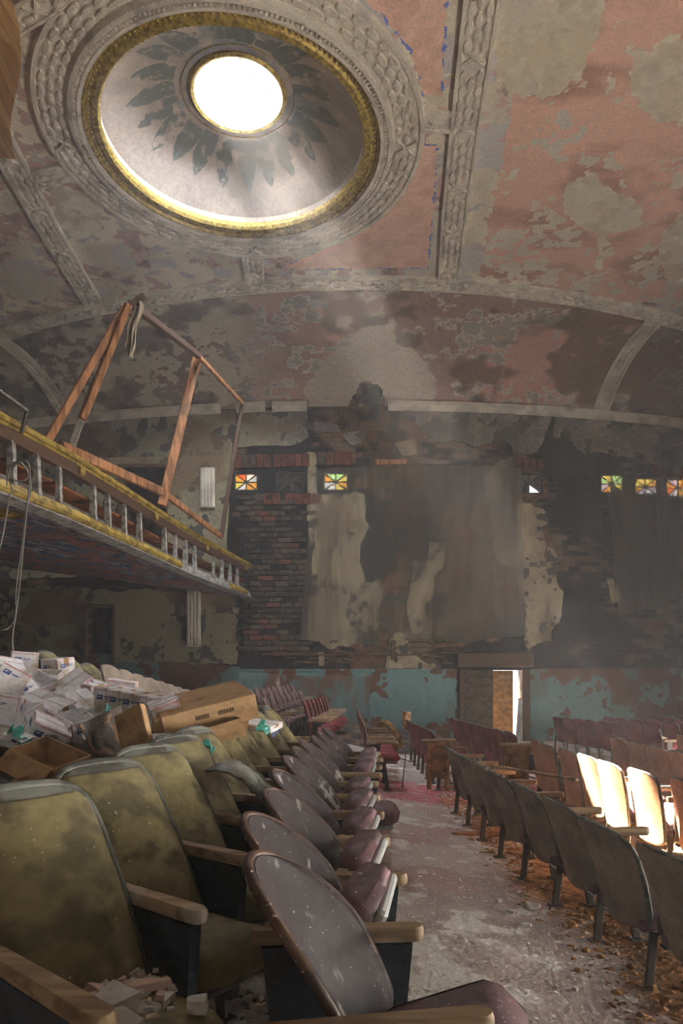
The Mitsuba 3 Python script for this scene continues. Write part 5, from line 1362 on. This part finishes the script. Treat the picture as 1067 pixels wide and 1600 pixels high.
def clods(q, n):
    y = 1.9 + 7.0 * q.random(n) ** 1.3
    return np.stack([1.42 + 0.12 * q.normal(size=n).clip(-2, 1.2) + 1.9 * q.random(n) ** 1.3 - 0.03 * (y - 3), y], 1)
k = put('dirt_litter', scatter(9000, 32, clods, 0.011, False, 0.45), M['dirt'])
tag(k, 'brown crumbled dirt under the chairs right of the aisle', 'dirt', kind='stuff')
def left(q, n):
    return np.stack([q.uniform(-1.2, 0.2, n), 1.0 + 7 * q.random(n)], 1)
k = put('seat_litter', scatter(1500, 33, left, 0.012, False, 0.5), M['rubble'])
tag(k, 'dark litter between the left rows', 'litter', kind='stuff')
for i, (x, y, d, r, lab) in enumerate(((828, 1408, 4.5, 0.085, 'broad white plaster slab on the floor by the right row'), (800, 1420, 4.4, 0.045, 'grey plaster flake just left of the white slab'), (822, 1440, 4.2, 0.035, 'grey plaster flake just nearer than the white slab'),
        (780, 1404, 4.4, 0.028, 'dark chip in the aisle left of the white slab'), (898, 1538, 3.4, 0.02, 'pale chip in the aisle near the bottom right'), (726, 1572, 3.0, 0.02, 'pale chip by the purple seat'))):
    p = at(x, y, 1.0)
    dd = 1080 * 1.53 / (y - 1050)
    px, py = (x - 533) / 1080 * dd, dd
    shard((px, py, float(floorZ(px, py)) + 0.012), r, 0.016, 300 + i, 'plaster_chunk', 'floor_chip', lab, 'loose pieces on the aisle floor', 4)
dd = 1080 * 1.55 / (1302 - 1050)
k = put('plank', cbox(0.30, 0.07, 0.03, 0.004), M['timber'], None, False, T().translate([(730 - 533) / 1080 * dd, dd, float(floorZ(1.2, dd)) + 0.016]).rotate([0, 0, 1], 6))
tag(k, 'short orange plank on the aisle floor beside the right row', 'plank')
k = put('stick', tube([at(628, 1232, 9.1) * [1, 1, 0] + [0, 0, float(floorZ(0.8, 9.1)) + 0.01], at(634, 1172, 9.5)], 0.008, 6), M['iron'])
tag(k, 'thin dark rod standing in the cross aisle', 'rod')
# odds and ends by the wainscot
m = Ry(trimesh.creation.cylinder(radius=0.35, height=0.10, sections=28), 1.1)
k = put('drum_lid', moved(Rz(m, 0.5), 1.02, 14.6, float(floorZ(1.0, 14.6)) + 0.36), M['door_wood'], None, 30)
tag(k, 'yellow-brown round shell leaning beside the maroon chairs', 'drum')
hm = grid(lambda u, v: (u, v, floorZ(u, v) - 0.02 + 0.42 * np.clip(1 - ((u - 0.9) / 2.3) ** 2, 0, 1) * np.clip(1 - ((v - 16.6) / 2.1) ** 2, 0, 1) * (0.35 + meshkit.fbm(np.stack([u * 3, v * 3, u * 0], -1), 3, 6))), 50, 46, (-1.4, 3.2), (14.5, 18.7))
k = put('rubble_mound', hm, M['rubble'], None, 40)
tag(k, 'low mound of dark rubble along the foot of the wainscot', 'rubble', kind='stuff')
for i, (x, y, z, lab) in enumerate(((0.95, 12.4, 0.10, 'pale broken board lying by the maroon chairs'), (1.28, 13.6, 0.75, 'broken bit of wood standing at the far end of the short red row'))):
    k = put('board', Rz(Ry(cbox(0.6 if i == 0 else 0.12, 0.14, 0.025 if i == 0 else 0.35, 0.004), 0.25 if i == 0 else 0), 0.4), M['grey_timber'] if i == 0 else M['cast'], None, False, T().translate([x, y, float(floorZ(x, y)) + z]))
    tag(k, lab, 'board')
k = put('slat', beam((1.22, 5.6, 0.74), (1.62, 4.75, 0.76), 0.035, 0.02, 0.003), M['arm_wood'])
tag(k, 'thin slat lying over the tops of the grey chairs', 'slat')
